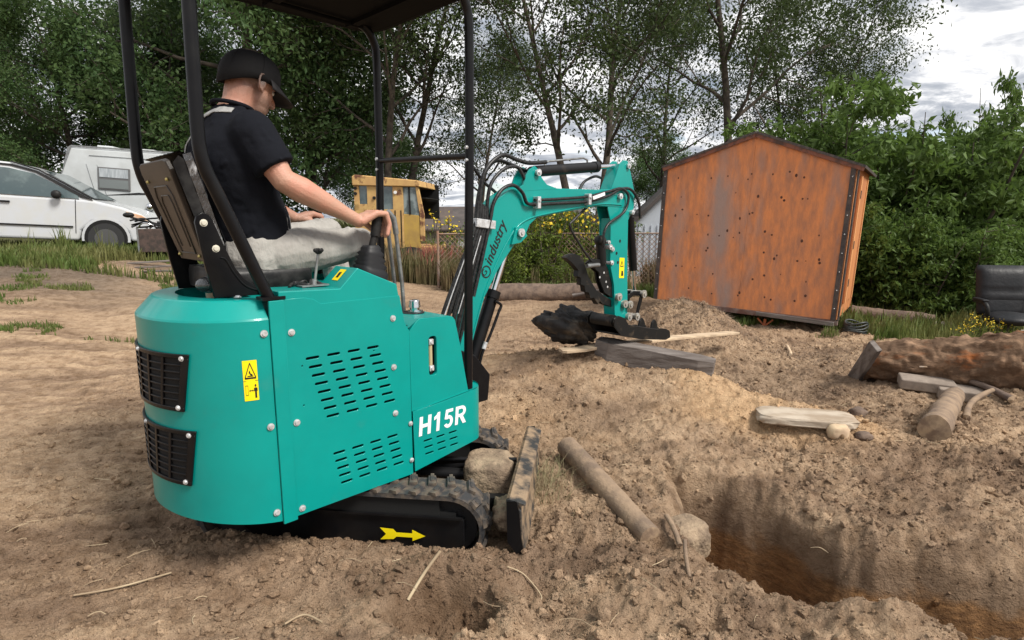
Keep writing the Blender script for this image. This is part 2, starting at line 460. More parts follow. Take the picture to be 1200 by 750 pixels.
def ground_col(x, y, h):
    sand = np.array((.485, .345, .226)); brown = np.array((.265, .180, .120)); dark = np.array((.125, .083, .056)); orange = np.array((.27, .125, .045)); grey = np.array((.15, .12, .095)); green = np.array((.07, .085, .03))
    def mixc(c, k, w): return c * (1 - w[..., None]) + k * w[..., None]
    n1 = fbm(x * .9, y * 1.3, 101, 5); n2 = fbm(x * 3.2, y * 5.5, 111, 5, .6); n3 = fbm(x * 14, y * 14, 121, 4, .6)
    c = np.broadcast_to(sand, x.shape + (3,)).copy()
    st2 = fbm(x * 1.0, y * 4.2 - x * .9, 11, 5, .6) + .6 * fbm(x * 2.2, y * 13 - x * 2.2, 13, 4, .6)
    lf_ = sst(-.6, -1.5, x)
    c = mixc(c, brown, np.clip(.36 + n1 * .8 + n2 * .8 * (1 - .6 * lf_) - st2 * 1.3 * lf_, 0, 1))
    c = mixc(c, dark, np.clip((n2 * 1.4 - .30 + n3 * .6) * (1 - .5 * lf_), 0, .6))
    p = pile(x, y)
    gold = np.array((.56, .375, .22)); pw = np.clip(sst(.03, .14, p) * (.25 + 1.5 * fbm(x * 2, y * 2, 131, 4) + .75 * sst(.8, 1.5, x)), 0, .95)  # fresh yellower sand, painted brighter on the right flank for shade contrast
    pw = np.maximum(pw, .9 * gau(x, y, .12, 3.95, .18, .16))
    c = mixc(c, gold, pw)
    c = mixc(c, brown, np.clip(sst(.08, .25, p) * sst(1.2, .3, x) * (.35 + n2), 0, .6))  # left face of the pile painted browner to deepen its shading
    # freshly turned, still moist soil
    c = mixc(c, np.array((.15, .09, .05)), .9 * sst(.22, .12, np.hypot((x + .26) * .8, y - 2.06))); c = mixc(c, dark, .28 * gau(x, y, -1.75, 2.42, .4, .25))
    c = mixc(c, brown, .6 * gau(x, y, -.8, 2.2, .8, .22))
    c = mixc(c, np.array((.19, .135, .095)), .6 * gau(x, y, 2.4, 5.4, .9, .6)); c = mixc(c, np.array((.20, .14, .095)), .55 * gau(x, y, .45, 3.5, .35, .5))
    far = sst(6.5, 9.5, y)
    c = mixc(c, brown, far * .35 * (x > -50))
    w = sst(-2.5, -4.5, x) * sst(7.0, 9.5, y) * sst(16, 12, y)
    c = mixc(c, grey, np.clip(w * (.6 + n1), 0, .9))
    gm = np.maximum(sst(12.4, 14, y + 1.2 * fbm(x * .5, y * .5, 141, 3)) * sst(-2.5, -4.0, x), sst(15.0, 17, y)) 
    gm = np.maximum(gm, sst(4.5, 7.0, x) * sst(6.0, 7.5, y))
    c = mixc(c, green, np.clip(gm * 1.0, 0, .9))
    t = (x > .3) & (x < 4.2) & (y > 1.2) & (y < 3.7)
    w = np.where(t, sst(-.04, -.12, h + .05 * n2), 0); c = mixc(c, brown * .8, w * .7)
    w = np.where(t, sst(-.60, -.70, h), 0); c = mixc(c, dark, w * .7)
    return c.clip(.01, 1)
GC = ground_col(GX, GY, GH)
M_SOIL = mat('soil', (.3, .2, .12), rough=.95, spec=.15, attr='tint', c2=(.66, .62, .58), nscale=13, ndetail=12, nlo=.42, nhi=.66, bump=1.0, bscale=130, fine=1.0, c3=(.12, .082, .055), n3scale=42, n3=(.60, .76))
def soil_strata(m):
    nt = m.node_tree; N, L = nt.nodes, nt.links; bs = N['Principled BSDF']; src = bs.inputs['Base Color'].links[0].from_socket
    g_ = N.new('ShaderNodeNewGeometry'); sp = N.new('ShaderNodeSeparateXYZ'); L.new(g_.outputs['Position'], sp.inputs[0])
    nz = N.new('ShaderNodeTexNoise'); nz.inputs['Scale'].default_value = 7; nz.inputs['Detail'].default_value = 8; L.new(g_.outputs['Position'], nz.inputs['Vector'])
    ma = N.new('ShaderNodeMath'); ma.operation = 'MULTIPLY_ADD'; ma.inputs[1].default_value = .28; L.new(nz.outputs['Fac'], ma.inputs[0]); L.new(sp.outputs['Z'], ma.inputs[2])
    mr = N.new('ShaderNodeMapRange'); mr.inputs[1].default_value = -.06; mr.inputs[2].default_value = -.13; L.new(ma.outputs[0], mr.inputs[0])
    lt = N.new('ShaderNodeMath'); lt.operation = 'LESS_THAN'; lt.inputs[1].default_value = 5; L.new(sp.outputs['Y'], lt.inputs[0])
    mu = N.new('ShaderNodeMath'); mu.operation = 'MULTIPLY'; L.new(mr.outputs[0], mu.inputs[0]); L.new(lt.outputs[0], mu.inputs[1])
    # thin layering
    mp = N.new('ShaderNodeMapping'); mp.inputs['Scale'].default_value = (6, 6, 22); L.new(g_.outputs['Position'], mp.inputs[0])
    n2 = N.new('ShaderNodeTexNoise'); n2.inputs['Scale'].default_value = 1.6; n2.inputs['Detail'].default_value = 12; n2.inputs['Roughness'].default_value = .72; n2.inputs['Distortion'].default_value = .8; L.new(mp.outputs[0], n2.inputs['Vector'])
    rp = N.new('ShaderNodeValToRGB'); L.new(n2.outputs['Fac'], rp.inputs[0]); e = rp.color_ramp.elements
    e[0].position = .38; e[0].color = (.15, .08, .04, 1); e[1].position = .62; e[1].color = (.33, .18, .08, 1)
    mx = N.new('ShaderNodeMix'); mx.data_type = 'RGBA'; L.new(mu.outputs[0], mx.inputs[0]); L.new(src, mx.inputs[6]); L.new(rp.outputs[0], mx.inputs[7]); L.new(mx.outputs[2], bs.inputs['Base Color'])
soil_strata(M_SOIL)
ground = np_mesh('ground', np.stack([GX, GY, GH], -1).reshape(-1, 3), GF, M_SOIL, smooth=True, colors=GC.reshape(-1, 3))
ground['kind'] = 'structure'

# loose clods and crumbs of soil
rng = np.random.default_rng(5)
_ph = (1 + 5 ** .5) / 2
ICO_V = np.array([(-1, _ph, 0), (1, _ph, 0), (-1, -_ph, 0), (1, -_ph, 0), (0, -1, _ph), (0, 1, _ph), (0, -1, -_ph), (0, 1, -_ph), (_ph, 0, -1), (_ph, 0, 1), (-_ph, 0, -1), (-_ph, 0, 1)]) / math.sqrt(1 + _ph ** 2)
ICO_F = np.array([(0, 11, 5), (0, 5, 1), (0, 1, 7), (0, 7, 10), (0, 10, 11), (1, 5, 9), (5, 11, 4), (11, 10, 2), (10, 7, 6), (7, 1, 8), (3, 9, 4), (3, 4, 2), (3, 2, 6), (3, 6, 8), (3, 8, 9), (4, 9, 5), (2, 4, 11), (6, 2, 10), (8, 6, 7), (9, 8, 1)])
def clod_field(n, xr, yr, smin, smax, dens):
    x = rng.uniform(*xr, n); yy = yr[0] * (yr[1] / yr[0]) ** rng.uniform(0, 1, n)
    keep = rng.uniform(0, 1, n) < dens(x, yy); x, yy = x[keep], yy[keep]
    s = smin * (smax / smin) ** (rng.uniform(0, 1, len(x)) ** 3.2)
    return x, yy, s
def dens(x, y):
    r = .50 + .50 * sst(-1.0, .1, x - .2 * (y - 3))
    r = r * (1 - .5 * sst(.05, .2, pile(x, y)))
    r = r * (.30 + 1.5 * np.clip(fbm(x * 2.5, y * 2.5, 151, 3) + .35, 0, 1))
    r += .9 * np.exp(-.5 * (seg_d(x, y, (-1.6, 2.42), (-.1, 2.32)) / .12) ** 2)
    sd = poly_sd(x, y, TRENCH)
    return np.where(sd > 0, r * .15, r)
OCT_V = np.array([(1, 0, 0), (-1, 0, 0), (0, 1, 0), (0, -1, 0), (0, 0, 1), (0, 0, -1)], float)
OCT_F = np.array([(0, 2, 4), (2, 1, 4), (1, 3, 4), (3, 0, 4), (2, 0, 5), (1, 2, 5), (3, 1, 5), (0, 3, 5)])
def clods_mesh(n, smin, smax, BV, BF, sink):
    cx, cy, cs = clod_field(n, (-3.3, 4.6), (1.55, 8.5), smin, smax, dens)
    m = len(cx); cz = ground_h(cx, cy); nv = len(BV)
    Q = np.linalg.qr(rng.normal(size=(m, 3, 3)))[0]
    sc = rng.uniform(.6, 1.25, (m, 1, 3)) * cs[:, None, None]; jit = 1 + rng.uniform(-.28, .28, (m, nv, 1))
    V = np.einsum('mij,mkj->mki', Q, BV[None] * jit * sc) + np.stack([cx, cy, cz + cs * sink], -1)[:, None, :]
    F = (BF[None] + (np.arange(m) * nv)[:, None, None]).reshape(-1, 3)
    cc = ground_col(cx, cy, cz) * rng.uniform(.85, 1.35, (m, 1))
    return V.reshape(-1, 3), F, np.repeat(cc, nv, 0).clip(0, .9)
A_ = clods_mesh(20000, .007, .028, ICO_V, ICO_F, .2); B_ = clods_mesh(270000, .0022, .0075, OCT_V, OCT_F, .3)
clods = np_mesh('soil_clods', np.concatenate([A_[0], B_[0]]), np.concatenate([A_[1], B_[1] + len(A_[0])]), M_SOIL, smooth=False, colors=np.concatenate([A_[2], B_[2]]))
tag(clods, 'crumbs and clods of loose soil scattered over the dug ground', 'soil clods', kind='stuff')

# dry straw and root fibres
M_STRAW = mat('straw', (.50, .40, .26), rough=.9, c2=(.3, .22, .14), nscale=3)
def strand(mb, p, L, ang, lift, r, bend=.3):
    pts = []
    for k in range(4):
        t = k / 3
        a = ang + bend * t
        pts.append((p[0] + math.cos(a) * L * t, p[1] + math.sin(a) * L * t, p[2] + lift * math.sin(math.pi * min(1, t * 1.1)) + .006))
    mb.tube(pts, r, 3, False)
mb = MB()
for i in range(420):
    x = random.uniform(-2.8, 3.6); y = random.uniform(1.7, 5.5)
    mb_L = random.uniform(.03, .13)
    strand(mb, (x, y, gz(x, y)), mb_L, random.uniform(0, 6.28), random.uniform(0, .012), random.uniform(.0008, .0018), random.uniform(-.6, .6))
tag(mb.build('straw_bits', M_STRAW), 'thin dry straw and root bits lying on the sand', 'straw', kind='stuff')
# ---------------------------------------------------------------- mini excavator (x forward, y left, local frame turned 45 degrees)
EXO = (-.775, 2.975, 0)
ex = thing('mini_excavator', 'teal mini excavator marked H15R with black canopy frame, man seated on it', 'excavator', EXO, rad(45))
R90 = (rad(90), 0, 0)
YS = -.425
def bolt(pos, nrm=(0, -1, 0), r=.011, m=None, parent=None, h=.008):
    b = MB(); p = Vector(pos); n = Vector(nrm).normalized()
    b.cyl(p, p + n * .003, r * 1.3, r * 1.3, 12); b.cyl(p + n * .003, p + n * h, r, r * .75, 10)
    b.cyl(p + n * (h - .001), p + n * (h + .0004), r * .4, r * .4, 6)
    return b.build('bolt', m or M_ZINC, parent or ex)
# hull behind the sheets
b = MB(); b.prism([(-.60, .34), (.33, .34), (.33, .60), (.20, .98), (-.60, 1.10)], -.395, .395); b.build('engine_bay', M_VOID, ex)
# --- right side sheet
side_out = [(-.582, .288), (-.004, .288), (-.004, .99), (-.028, 1.03), (-.05, 1.155), (-.43, 1.157), (-.46, 1.178), (-.50, 1.188), (-.582, 1.188)]
holes = []
for r in range(8):
    z = .940 - r * .0375
    for c in range(4):
        holes.append(pill(-.478 + r * .0088 + c * .094 + .002 * r, z, .062, .0145))
for r in range(5):
    z = .506 - r * .0355
    for c in range(4):
        holes.append(pill(-.382 + r * .007 + c * .090, z, .060, .0145))
for (a, z) in ((-.192, .924), (-.524, .914), (-.527, .75)):
    holes.append([(a + .005 * math.cos(k), z + .005 * math.sin(k)) for k in np.linspace(0, 2 * math.pi, 9)[:-1]])
sp_ = plate('side_panel', side_out, holes, .006, M_TEAL, ex, (0, YS + .003, 0), R90, bevel=.0015)
for (x, z) in ((-.560, 1.057), (-.562, .686), (-.562, .314), (-.089, 1.057), (-.093, .832), (-.093, .613)):
    bolt((x, YS - .002, z), parent=sp_)
# left and front closing sheets
b = MB(); b.prism([(-.60, .30), (.33, .30), (.33, .60), (.256, 1.02), (.05, 1.02), (-.05, 1.16), (-.60, 1.18)], .41, .424); b.build('left_panel', M_TEAL, ex)
# seam strip
b = MB(); b.box((-.6145, YS - .004, .7325), (.058, .012, .913)); b.build('seam_strip', M_TEAL, ex, .002)
# --- rear cover
X0, BB, NN = -.645, .335, 2.0
def cov(t, off=0.0):
    """t -1..1 from right seam round the back to the left seam"""
    a = t * math.pi / 2; s, c = math.sin(a), max(0.0, math.cos(a))
    x = X0 - (BB - off) * c ** (2 / NN); y = (.425 - off) * abs(s) ** (2 / NN) * (1 if s > 0 else -1)
    return x, y
NC = 64
def cov_strip(mb, z0f, z1f, off0, off1, t0=-1, t1=1, n=NC, flip=False, smooth=True):
    vs = []; fs = []
    for k in range(n + 1):
        t = t0 + (t1 - t0) * k / n
        x, y = cov(t, off0); vs.append((x, y, z0f(t) if callable(z0f) else z0f))
        x, y = cov(t, off1); vs.append((x, y, z1f(t) if callable(z1f) else z1f))
    for k in range(n):
        q = (2 * k, 2 * k + 1, 2 * k + 3, 2 * k + 2)
        fs.append(q if not flip else q[::-1])
    mb.add(vs, fs, smooth)
zb = lambda t: .288 + .05 * (1 - t * t)
b = MB()
cov_strip(b, zb, 1.118, 0, 0)
cov_strip(b, zb, zb, .015, 0)
cov_strip(b, 1.118, 1.126, 0, .004)
rc = b.build('rear_cover', M_TEAL, ex)
b = MB()
cov_strip(b, 1.126, 1.188, .004, .060)
cov_strip(b, 1.188, 1.192, .060, .068)
b.build('cover_chamfer', M_TEAL, rc)
b = MB()
cov_strip(b, 1.192, 1.192, .068, .15)
cov_strip(b, 1.192, 1.12, .15, .165)
cov_strip(b, 1.12, 1.115, .165, .30)
b.add([(-.645, -.36, 1.192), (-.645, .36, 1.192), (-.50, .36, 1.192), (-.50, -.36, 1.192)], [(0, 3, 2, 1)])
b.build('cover_top', M_TEAL, rc)
for z in (1.067, .695, .334): bolt((-.667, YS - .001, z), parent=rc)
# grilles
def grille(z0, z1, t0, t1, skew):
    G = thing('vent_grille', None, None); G.parent = ex; del_keys = [k for k in G.keys()]
    G2 = MB()
    def P(u, w, off):      # u along, w up (0..1)
        t = t0 + (t1 - t0) * u + skew * (1 - w) * (1 - u)
        x, y = cov(t, -off); return (x, y, z0 + (z1 - z0) * w)
    def patch(u0, u1, w0, w1, off, nu):
        vs = []; fs = []
        for k in range(nu + 1):
            u = u0 + (u1 - u0) * k / nu
            for (w, o_) in ((w0, off), (w1, off), (w1, .001), (w0, .001)): vs.append(P(u, w, o_))
        for k in range(nu):
            for j in range(4):
                fs.append((4 * k + j, 4 * k + (j + 1) % 4, 4 * (k + 1) + (j + 1) % 4, 4 * (k + 1) + j))
        fs.append((0, 3, 2, 1)); fs.append((4 * nu, 4 * nu + 1, 4 * nu + 2, 4 * nu + 3))
        G2.add(vs, fs)
    # frame
    patch(0, 1, 0, .07, .011, 24); patch(0, 1, .93, 1, .011, 24)
    patch(0, .05, .07, .93, .011, 2); patch(.95, 1, .07, .93, .011, 2)
    # ribs
    for u in (.20, .35, .50, .65, .80): patch(u - .012, u + .012, .07, .93, .010, 2)
    for k in range(1, 7):
        w = .07 + .86 * k / 7; patch(.05, .95, w - .014, w + .014, .009, 24)
    bpy.data.objects.remove(G)
    g = G2.build('vent_grille', M_BLACK, ex, .0015, 1)
    B = MB(); vs = []; fs = []
    for k in range(21):
        for w in (.04, .96):
            vs.append(P(.02 + .96 * k / 20, w, .002))
    for k in range(20): fs.append((2 * k, 2 * k + 1, 2 * k + 3, 2 * k + 2))
    B.add(vs, fs); B.build('dark_backing', M_VOID, g)
    for (u, w) in ((.045, .93), (.045, .07), (.955, .93), (.955, .07), (.5, .96)):
        p = Vector(P(u, w, .010)); q = Vector(P(u, w, .02)); bolt(p, q - p, .008, parent=g)
    return g
grille(.775, 1.0, -.475, .50, .07)
grille(.475, .70, -.475, .50, .07)
# warning label on cover
def on_cov(t, z, off): x, y = cov(t, -off); return Vector((x, y, z))
lab = MB()
tA, tB = -.895, -.80
def lp(u, w, off): return on_cov(tB + (tA - tB) * u, .812 + .158 * w, off)
def lquad(mb, u0, u1, w0, w1, off): mb.add([lp(u0, w0, off), lp(u1, w0, off), lp(u1, w1, off), lp(u0, w1, off)], [(0, 1, 2, 3)])
for u in range(4): lquad(lab, u / 4, (u + 1) / 4, 0, 1, .0015)
lb = lab.build('warning_label', M_YEL, ex, label='yellow label with crushing hazard triangle above a keep-clear pictogram')
k_ = MB()
def lline(a, c, wd, off=.0022):
    a, c = Vector((a[0], a[1])), Vector((c[0], c[1])); d = (c - a); n = Vector((-d.y, d.x)).normalized() * wd / 2
    q = [a + n, a - n, c - n, c + n]; k_.add([lp(p.x, p.y, off) for p in q], [(0, 1, 2, 3)])
tri = [(.12, .56), (.88, .56), (.5, .93)]
for i in range(3): lline(tri[i], tri[(i + 1) % 3], .045)
lline((.45, .74), (.5, .66), .06); lline((.5, .66), (.64, .63), .05); lline((.3, .61), (.7, .61), .025); lline((.45, .74), (.42, .68), .04)
lline((0, .49), (1, .49), .012)
for a, c in (((.12, .14), (.12, .38)), ((.12, .38), (.28, .38)), ((.28, .38), (.28, .14)), ((.28, .14), (.12, .14))): lline(a, c, .015)
lline((.36, .25), (.64, .25), .02)
for s_, x in ((1, .34), (-1, .66)): k_.add([lp(x, .25, .0022), lp(x + .08 * s_, .28, .0022), lp(x + .08 * s_, .22, .0022)], [(0, 1, 2)])
lline((.8, .06), (.8, .32), .13); lline((.68, .27), (.92, .27), .08); k_.add([lp(.8 + .06 * math.cos(a), .37 + .035 * math.sin(a), .0022) for a in np.linspace(0, 6.28, 11)[:-1]], [tuple(range(10))])
k_.build('pictogram', M_PRINT, lb)
# --- console
b = MB()
con = [(-.60, 1.10), (-.60, 1.222), (-.34, 1.212), (-.255, 1.293), (-.06, 1.209), (-.03, 1.03), (-.03, .98), (-.10, .98)]
b.prism(con, YS + .001, -.24)
cs_ = b.build('console', M_TEAL, ex, .004)
b = MB(); b.box((-.10, -.30, .9), (.05, .02, .02)); 
# sticker on console top ramp
s0, s1 = Vector((-.34, 0, 1.212)), Vector((-.255, 0, 1.293)); 
def cr(t, y, o=.002): q = s0.lerp(s1, t); n_ = Vector((-(s1 - s0).z, 0, (s1 - s0).x)).normalized(); return q + n_ * o + Vector((0, y, 0))
b = MB(); b.add([cr(.32, -.36), cr(.32, -.31), cr(.85, -.31), cr(.85, -.36)], [(0, 3, 2, 1)]); lb2 = b.build('console_label', M_YEL, cs_, label='small yellow warning label')
b = MB(); b.add([cr(.45, -.345, .003), cr(.45, -.325, .003), cr(.7, -.322, .003), cr(.72, -.342, .003)], [(0, 3, 2, 1)]); b.build('pictogram', M_PRINT, lb2)
# left console mirror + deck
b = MB(); b.prism(con, .24, .424); b.build('console', M_TEAL, ex, .004)
b = MB(); b.box((-.33, 0, 1.17), (.56, .50, .03)); b.box((-.05, 0, .92), (.02, .50, .50)); b.build('seat_deck', M_TEAL, ex, .003)
b = MB(); b.box((.19, .08, .745), (.46, .62, .02)); b.build('foot_plate', M_FRAME, ex, .002)
# --- front right housing
fo = [(-.001, .60), (.352, .618), (.335, .70), (.300, .88), (.270, 1.005), (.256, 1.022), (.24, 1.028), (.06, 1.036), (.045, 1.03), (-.001, .985)]
gauge_hole = rrect(.105, .750, .155, .945, .018)
ft = plate('front_housing', fo, [gauge_hole], .02, M_TEAL, ex, (0, YS + .009, 0), R90, bevel=.001)
b = MB(); b.prism([(-.001, .60), (.350, .618), (.298, .88), (.262, 1.012), (.06, 1.02), (-.001, .97)], YS + .045, -.17); b.build('housing_body', M_TEAL, ft, .004)
b = MB(); b.add([(.0, YS + .004, 1.0), (.05, YS + .004, 1.0345), (.25, YS + .004, 1.0265), (.262, YS + .004, 1.015), (.262, -.17, 1.015), (.25, -.17, 1.0265), (.05, -.17, 1.0345), (.0, -.17, 1.0)], [(0, 1, 6, 7), (1, 2, 5, 6), (2, 3, 4, 5)]); b.build('housing_top', M_TEAL, ft)
b = MB(); b.add([(.262, YS + .003, 1.015), (.352, YS + .003, .618), (.352, -.17, .618), (.262, -.17, 1.015)], [(0, 1, 2, 3)]); b.build('housing_front', M_TEAL, ft)
b = MB(); b.box((.13, YS + .04, .85), (.07, .006, .22)); b.build('gauge_recess', M_VOID, ft)
for o_ in (ft,):
    g = MB(); g.cyl((.127, YS + .016, .80), (.127, YS + .016, .90), .011, n=12); gg = g.build('sight_gauge', mat('gauge_tube', (.45, .38, .22), rough=.2), ex)
    for z in (.785, .915):
        g = MB(); g.box((.127, YS + .014, z), (.026, .026, .028)); g.cyl((.127, YS + .002, z), (.127, YS - .004, z), .008, n=10); g.build('gauge_end', M_ZINC, gg, .003)
# filler caps
b = MB(); b.cyl((.181, -.218, 1.030), (.181, -.218, 1.040), .042, n=20); b.cyl((.181, -.218, 1.04), (.181, -.218, 1.058), .024, n=16); b.cyl((.181, -.218, 1.058), (.181, -.218, 1.088), .030, .027, n=20); b.ball((.181, -.218, 1.088), .026, (1, 1, .35)); b.build('filler_cap', M_CHROME, ex)
b = MB(); b.cyl((.165, -.22, 1.029), (.165, -.22, 1.034), .06, n=20); b.build('cap_gasket', M_PLASTIC, ex)
b = MB(); b.cyl((.26, -.10, .98), (.26, -.10, 1.075), .019, .017, n=14); b.build('amber_cap', mat('amber_plastic', (.6, .36, .2), rough=.4), ex)
# --- lower front skirt
sk = [(0.003, .300), (.375, .350), (.375, .628), (.30, .618), (.15, .606), (.003, .598)]
hs = []
for r in range(3):
    for c in range(3): hs.append(pill(.082 + c * .078 + r * .004, .436 - r * .034, .054, .012))
skp = plate('lower_skirt', sk, hs, .006, M_TEAL, ex, (0, YS - .006, 0), R90, bevel=.001)
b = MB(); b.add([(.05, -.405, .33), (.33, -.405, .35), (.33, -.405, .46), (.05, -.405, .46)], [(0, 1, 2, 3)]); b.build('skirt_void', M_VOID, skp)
arc = [(.375, YS - .009)] + [(.375 + .09 * math.sin(a), YS - .009 + .09 - .09 * math.cos(a)) for a in np.linspace(.15, math.pi / 2, 9)] + [(.465, -.10)]
b = MB(); vs = []; fs = []
for i, (x, y) in enumerate(arc):
    zt = .628 + .016 * i / len(arc); zbm = .350 + .010 * i / len(arc)
    for (dx_, z) in ((0, zbm), (0, zt)): vs.append((x, y, z))
for i in range(len(arc) - 1): fs.append((2 * i, 2 * i + 2, 2 * i + 3, 2 * i + 1))
b.add(vs, fs, True); b.build('skirt_corner', M_TEAL, skp)
top = [(.003, YS - .009), (.375, YS - .009)] + arc[1:] + [(.30, -.10), (.30, -.41), (.003, -.41)]
b = MB(); b.add([(x, y, .598 + .035 * min(1, x / .40)) for x, y in top], [tuple(range(len(top)))]); b.build('skirt_top', M_TEAL, skp)
b = MB(); b.add([(-.58, -.42, .292), (.003, -.42, .30), (.375, -.42, .352), (.45, -.30, .36), (.45, .3, .36), (.3, .42, .33), (-.58, .42, .292)], [(6, 5, 4, 3, 2, 1, 0)]); b.build('belly_plate', M_FRAME, ex)
bolt((-.012, YS - .004, .543), parent=skp, r=.009); bolt((-.012, YS - .004, .36), parent=skp, r=.009)
bolt((.40, -.36, .645), (0, 0, 1), .02, parent=ex, h=.03); bolt((.35, -.38, .645), (0, 0, 1), .013, parent=ex, h=.02)
def arcp(cx, cy, r, a0, a1, n=9, ry=None): return [(cx + r * math.cos(rad(a0 + (a1 - a0) * k / n)), cy + (ry or r) * math.sin(rad(a0 + (a1 - a0) * k / n))) for k in range(n + 1)]
GLY = {'H': (.76, [[(0, 0), (.20, 0), (.20, .41), (.54, .41), (.54, 0), (.74, 0), (.74, 1), (.54, 1), (.54, .59), (.20, .59), (.20, 1), (0, 1)]]),
       '1': (.56, [[(.22, 0), (.42, 0), (.42, 1), (.27, 1), (.20, .88), (.04, .79), (.04, .62), (.22, .70)]]),
       '5': (.66, [[(.12, 1), (.60, 1), (.60, .83), (.28, .83), (.25, .64)] + arcp(.32, .33, .31, 100, -155, 14, .335) + arcp(.32, .33, .12, -150, 130, 10, .165) + [(.22, .475), (.05, .50)]]),
       'R': (.78, [[(0, 0), (.20, 0), (.20, .40), (.30, .40), (.54, 0), (.78, 0), (.53, .43)] + arcp(.43, .70, .29, -60, 90, 9) + [(0, 1)], [(.20, .56), (.40, .56)] + arcp(.40, .695, .135, -80, 80, 6) + [(.40, .83), (.20, .83)]])}
sp2 = []; xx = 0
for ch_ in 'H15R':
    w_, pl = GLY[ch_]
    for p_ in pl: sp2.append([((xx + x + .10 * y) * .094, y * .094) for x, y in p_])
    xx += w_ + .13
mt = plate('model_lettering', sp2[0], sp2[1:], .0012, M_WHITE, skp, (.028, .468, .0052), (0, 0, 0))
mt['label'] = 'white letters H15R'
# parts of skp made in machine space need the plate's inverse transform
def reparent_keep(o, parent, M0=None):
    o.parent = parent
    o.matrix_parent_inverse = parent_matrix(parent).inverted()
def parent_matrix(p):
    return Matrix.LocRotScale(p.location, p.rotation_euler, None)
for pp in (skp, sp_, ft):
    for ch in list(pp.children):
        if ch is mt: continue
        reparent_keep(ch, pp)
# --- seat
M_SEATB = mat('brown_seat_shell', (.036, .028, .022), rough=.42, spec=.35, c2=(.055, .042, .033), nscale=5)
M_VINYL = mat('black_vinyl', (.012, .012, .013), rough=.42, spec=.25, c2=(.03, .03, .03), nscale=20, bump=.1)
M_WRAP = mat('clear_wrap', (.03, .031, .034), rough=.16, spec=1.0, coat=.8, c2=(.42, .43, .45), nscale=34, nlo=.56, nhi=.72, bump=1.0, bscale=38, stretch=(1, 1, .3), fine=1.0)
st = MB()
def SB(u, w, d):       # u -1..1 across, w 0..1 up the back, d forward
    base = Vector((-.765, 0, 1.33)).lerp(Vector((-.885, 0, 1.715)), w); f = Vector((.95, 0, .30)).normalized()
    wid = .150 + .042 * w
    return base + Vector((0, -u * wid, 0)) + f * d
seat_empty = MB()
def sheet(mb, pts_fn, U, W, flip=False, smooth=True):
    vs = [pts_fn(u, w) for w in W for u in U]; n = len(U); fs = []
    for j in range(len(W) - 1):
        for i in range(n - 1):
            q = (j * n + i, j * n + i + 1, (j + 1) * n + i + 1, (j + 1) * n + i)
            fs.append(q if not flip else q[::-1])
    mb.add(vs, fs, smooth)
b = MB()
ol = [(-1, 0), (1, 0), (1.0, .90), (.92, .98), (.75, 1), (-.75, 1), (-.92, .98), (-1, .90)]
b.add([SB(u, w, 0) for u, w in ol] + [SB(u, w, .02) for u, w in ol], [tuple(range(8)), tuple(range(15, 7, -1))] + [(i, i + 8, (i + 1) % 8 + 8, (i + 1) % 8) for i in range(8)])
seat = b.build('seat_back_shell', M_SEATB, ex, .004)
# embossing lines and studs
b = MB()
def emb(pts, r=.004):
    b.tube([SB(u, w, -.001) for u, w in pts], r, 6)
emb([(-.55, .08), (-.6, .66), (-.45, .76), (.45, .76), (.6, .66), (.55, .08), (-.55, .08)], .0035); emb([(-.32, .15), (-.34, .6), (-.22, .67), (.3, .67), (.36, .6), (.33, .15)], .003)
b.build('embossing', mat('brown_seat_edge', (.04, .03, .022), rough=.4), seat)
for u, w in ((-.7, .82), (.7, .82), (-.8, .06), (.8, .06)): bolt(SB(u, w, -.002), (-1, 0, -.3), .006, mat('brass', (.6, .5, .2), rough=.3, metal=.8), seat)
b = MB()
prof = [(0.02, 0), (.075, -.1), (.10, .1), (.085, .5), (.10, .85), (.075, .99), (.03, 1.03)]
def cush(u, w):
    # w index over the profile
    i = min(int(w * (len(prof) - 1)), len(prof) - 2); t = w * (len(prof) - 1) - i
    d = prof[i][0] * (1 - t) + prof[i + 1][0] * t; ww = prof[i][1] * (1 - t) + prof[i + 1][1] * t
    e = abs(u) ** 4
    return SB(u * 1.14, ww, d * (1 - .35 * e) + .02 * abs(u) ** 2)
sheet(b, cush, np.linspace(-1, 1, 13), np.linspace(0, 1, 19))
for s_ in (-1, 1):
    ring_ = [SB(s_ * 1.14, w, d_) for d_, w in [(.02, -.02), (.06, -.05), (.075, .2), (.07, .6), (.075, .9), (.04, 1.0), (.012, .95)]]
    b.add(ring_, [tuple(range(7)) if s_ < 0 else tuple(range(6, -1, -1))])
cu_ = b.build('seat_back_cushion', M_VINYL, ex)
b = MB(); sheet(b, lambda u, w: cush(u, w) + Vector((.006, 0, .004)) + Vector((.0035 * math.sin(u * 31 + w * 20), 0, .0)), np.linspace(-.98, .98, 25), np.linspace(.04, 1, 30))
sheet(b, lambda u, w: SB(1.155 + .010 * math.sin(w * 30), w, .055 + .03 * u), np.linspace(0, 1, 5), np.linspace(.1, 1.0, 18))
b.build('plastic_wrap', M_WRAP, ex)
b = MB(); b.loft([[Vector((x, y * k, z)) for x, y, z in [(-.73, -.2, 1.21 + h), (-.35, -.2, 1.21 + h), (-.32, -.14, 1.21 + h), (-.32, .14, 1.21 + h), (-.35, .2, 1.21 + h), (-.73, .2, 1.21 + h)]] for k, h in ((.95, 0), (1, .02), (1, .07), (.9, .09))]); b.build('seat_cushion', M_VINYL, ex, .01)
b = MB(); b.ball((-.74, -.10, 1.235), .05, (1.1, .9, .7), 14); b.build('plastic_wrap', M_WRAP, ex)
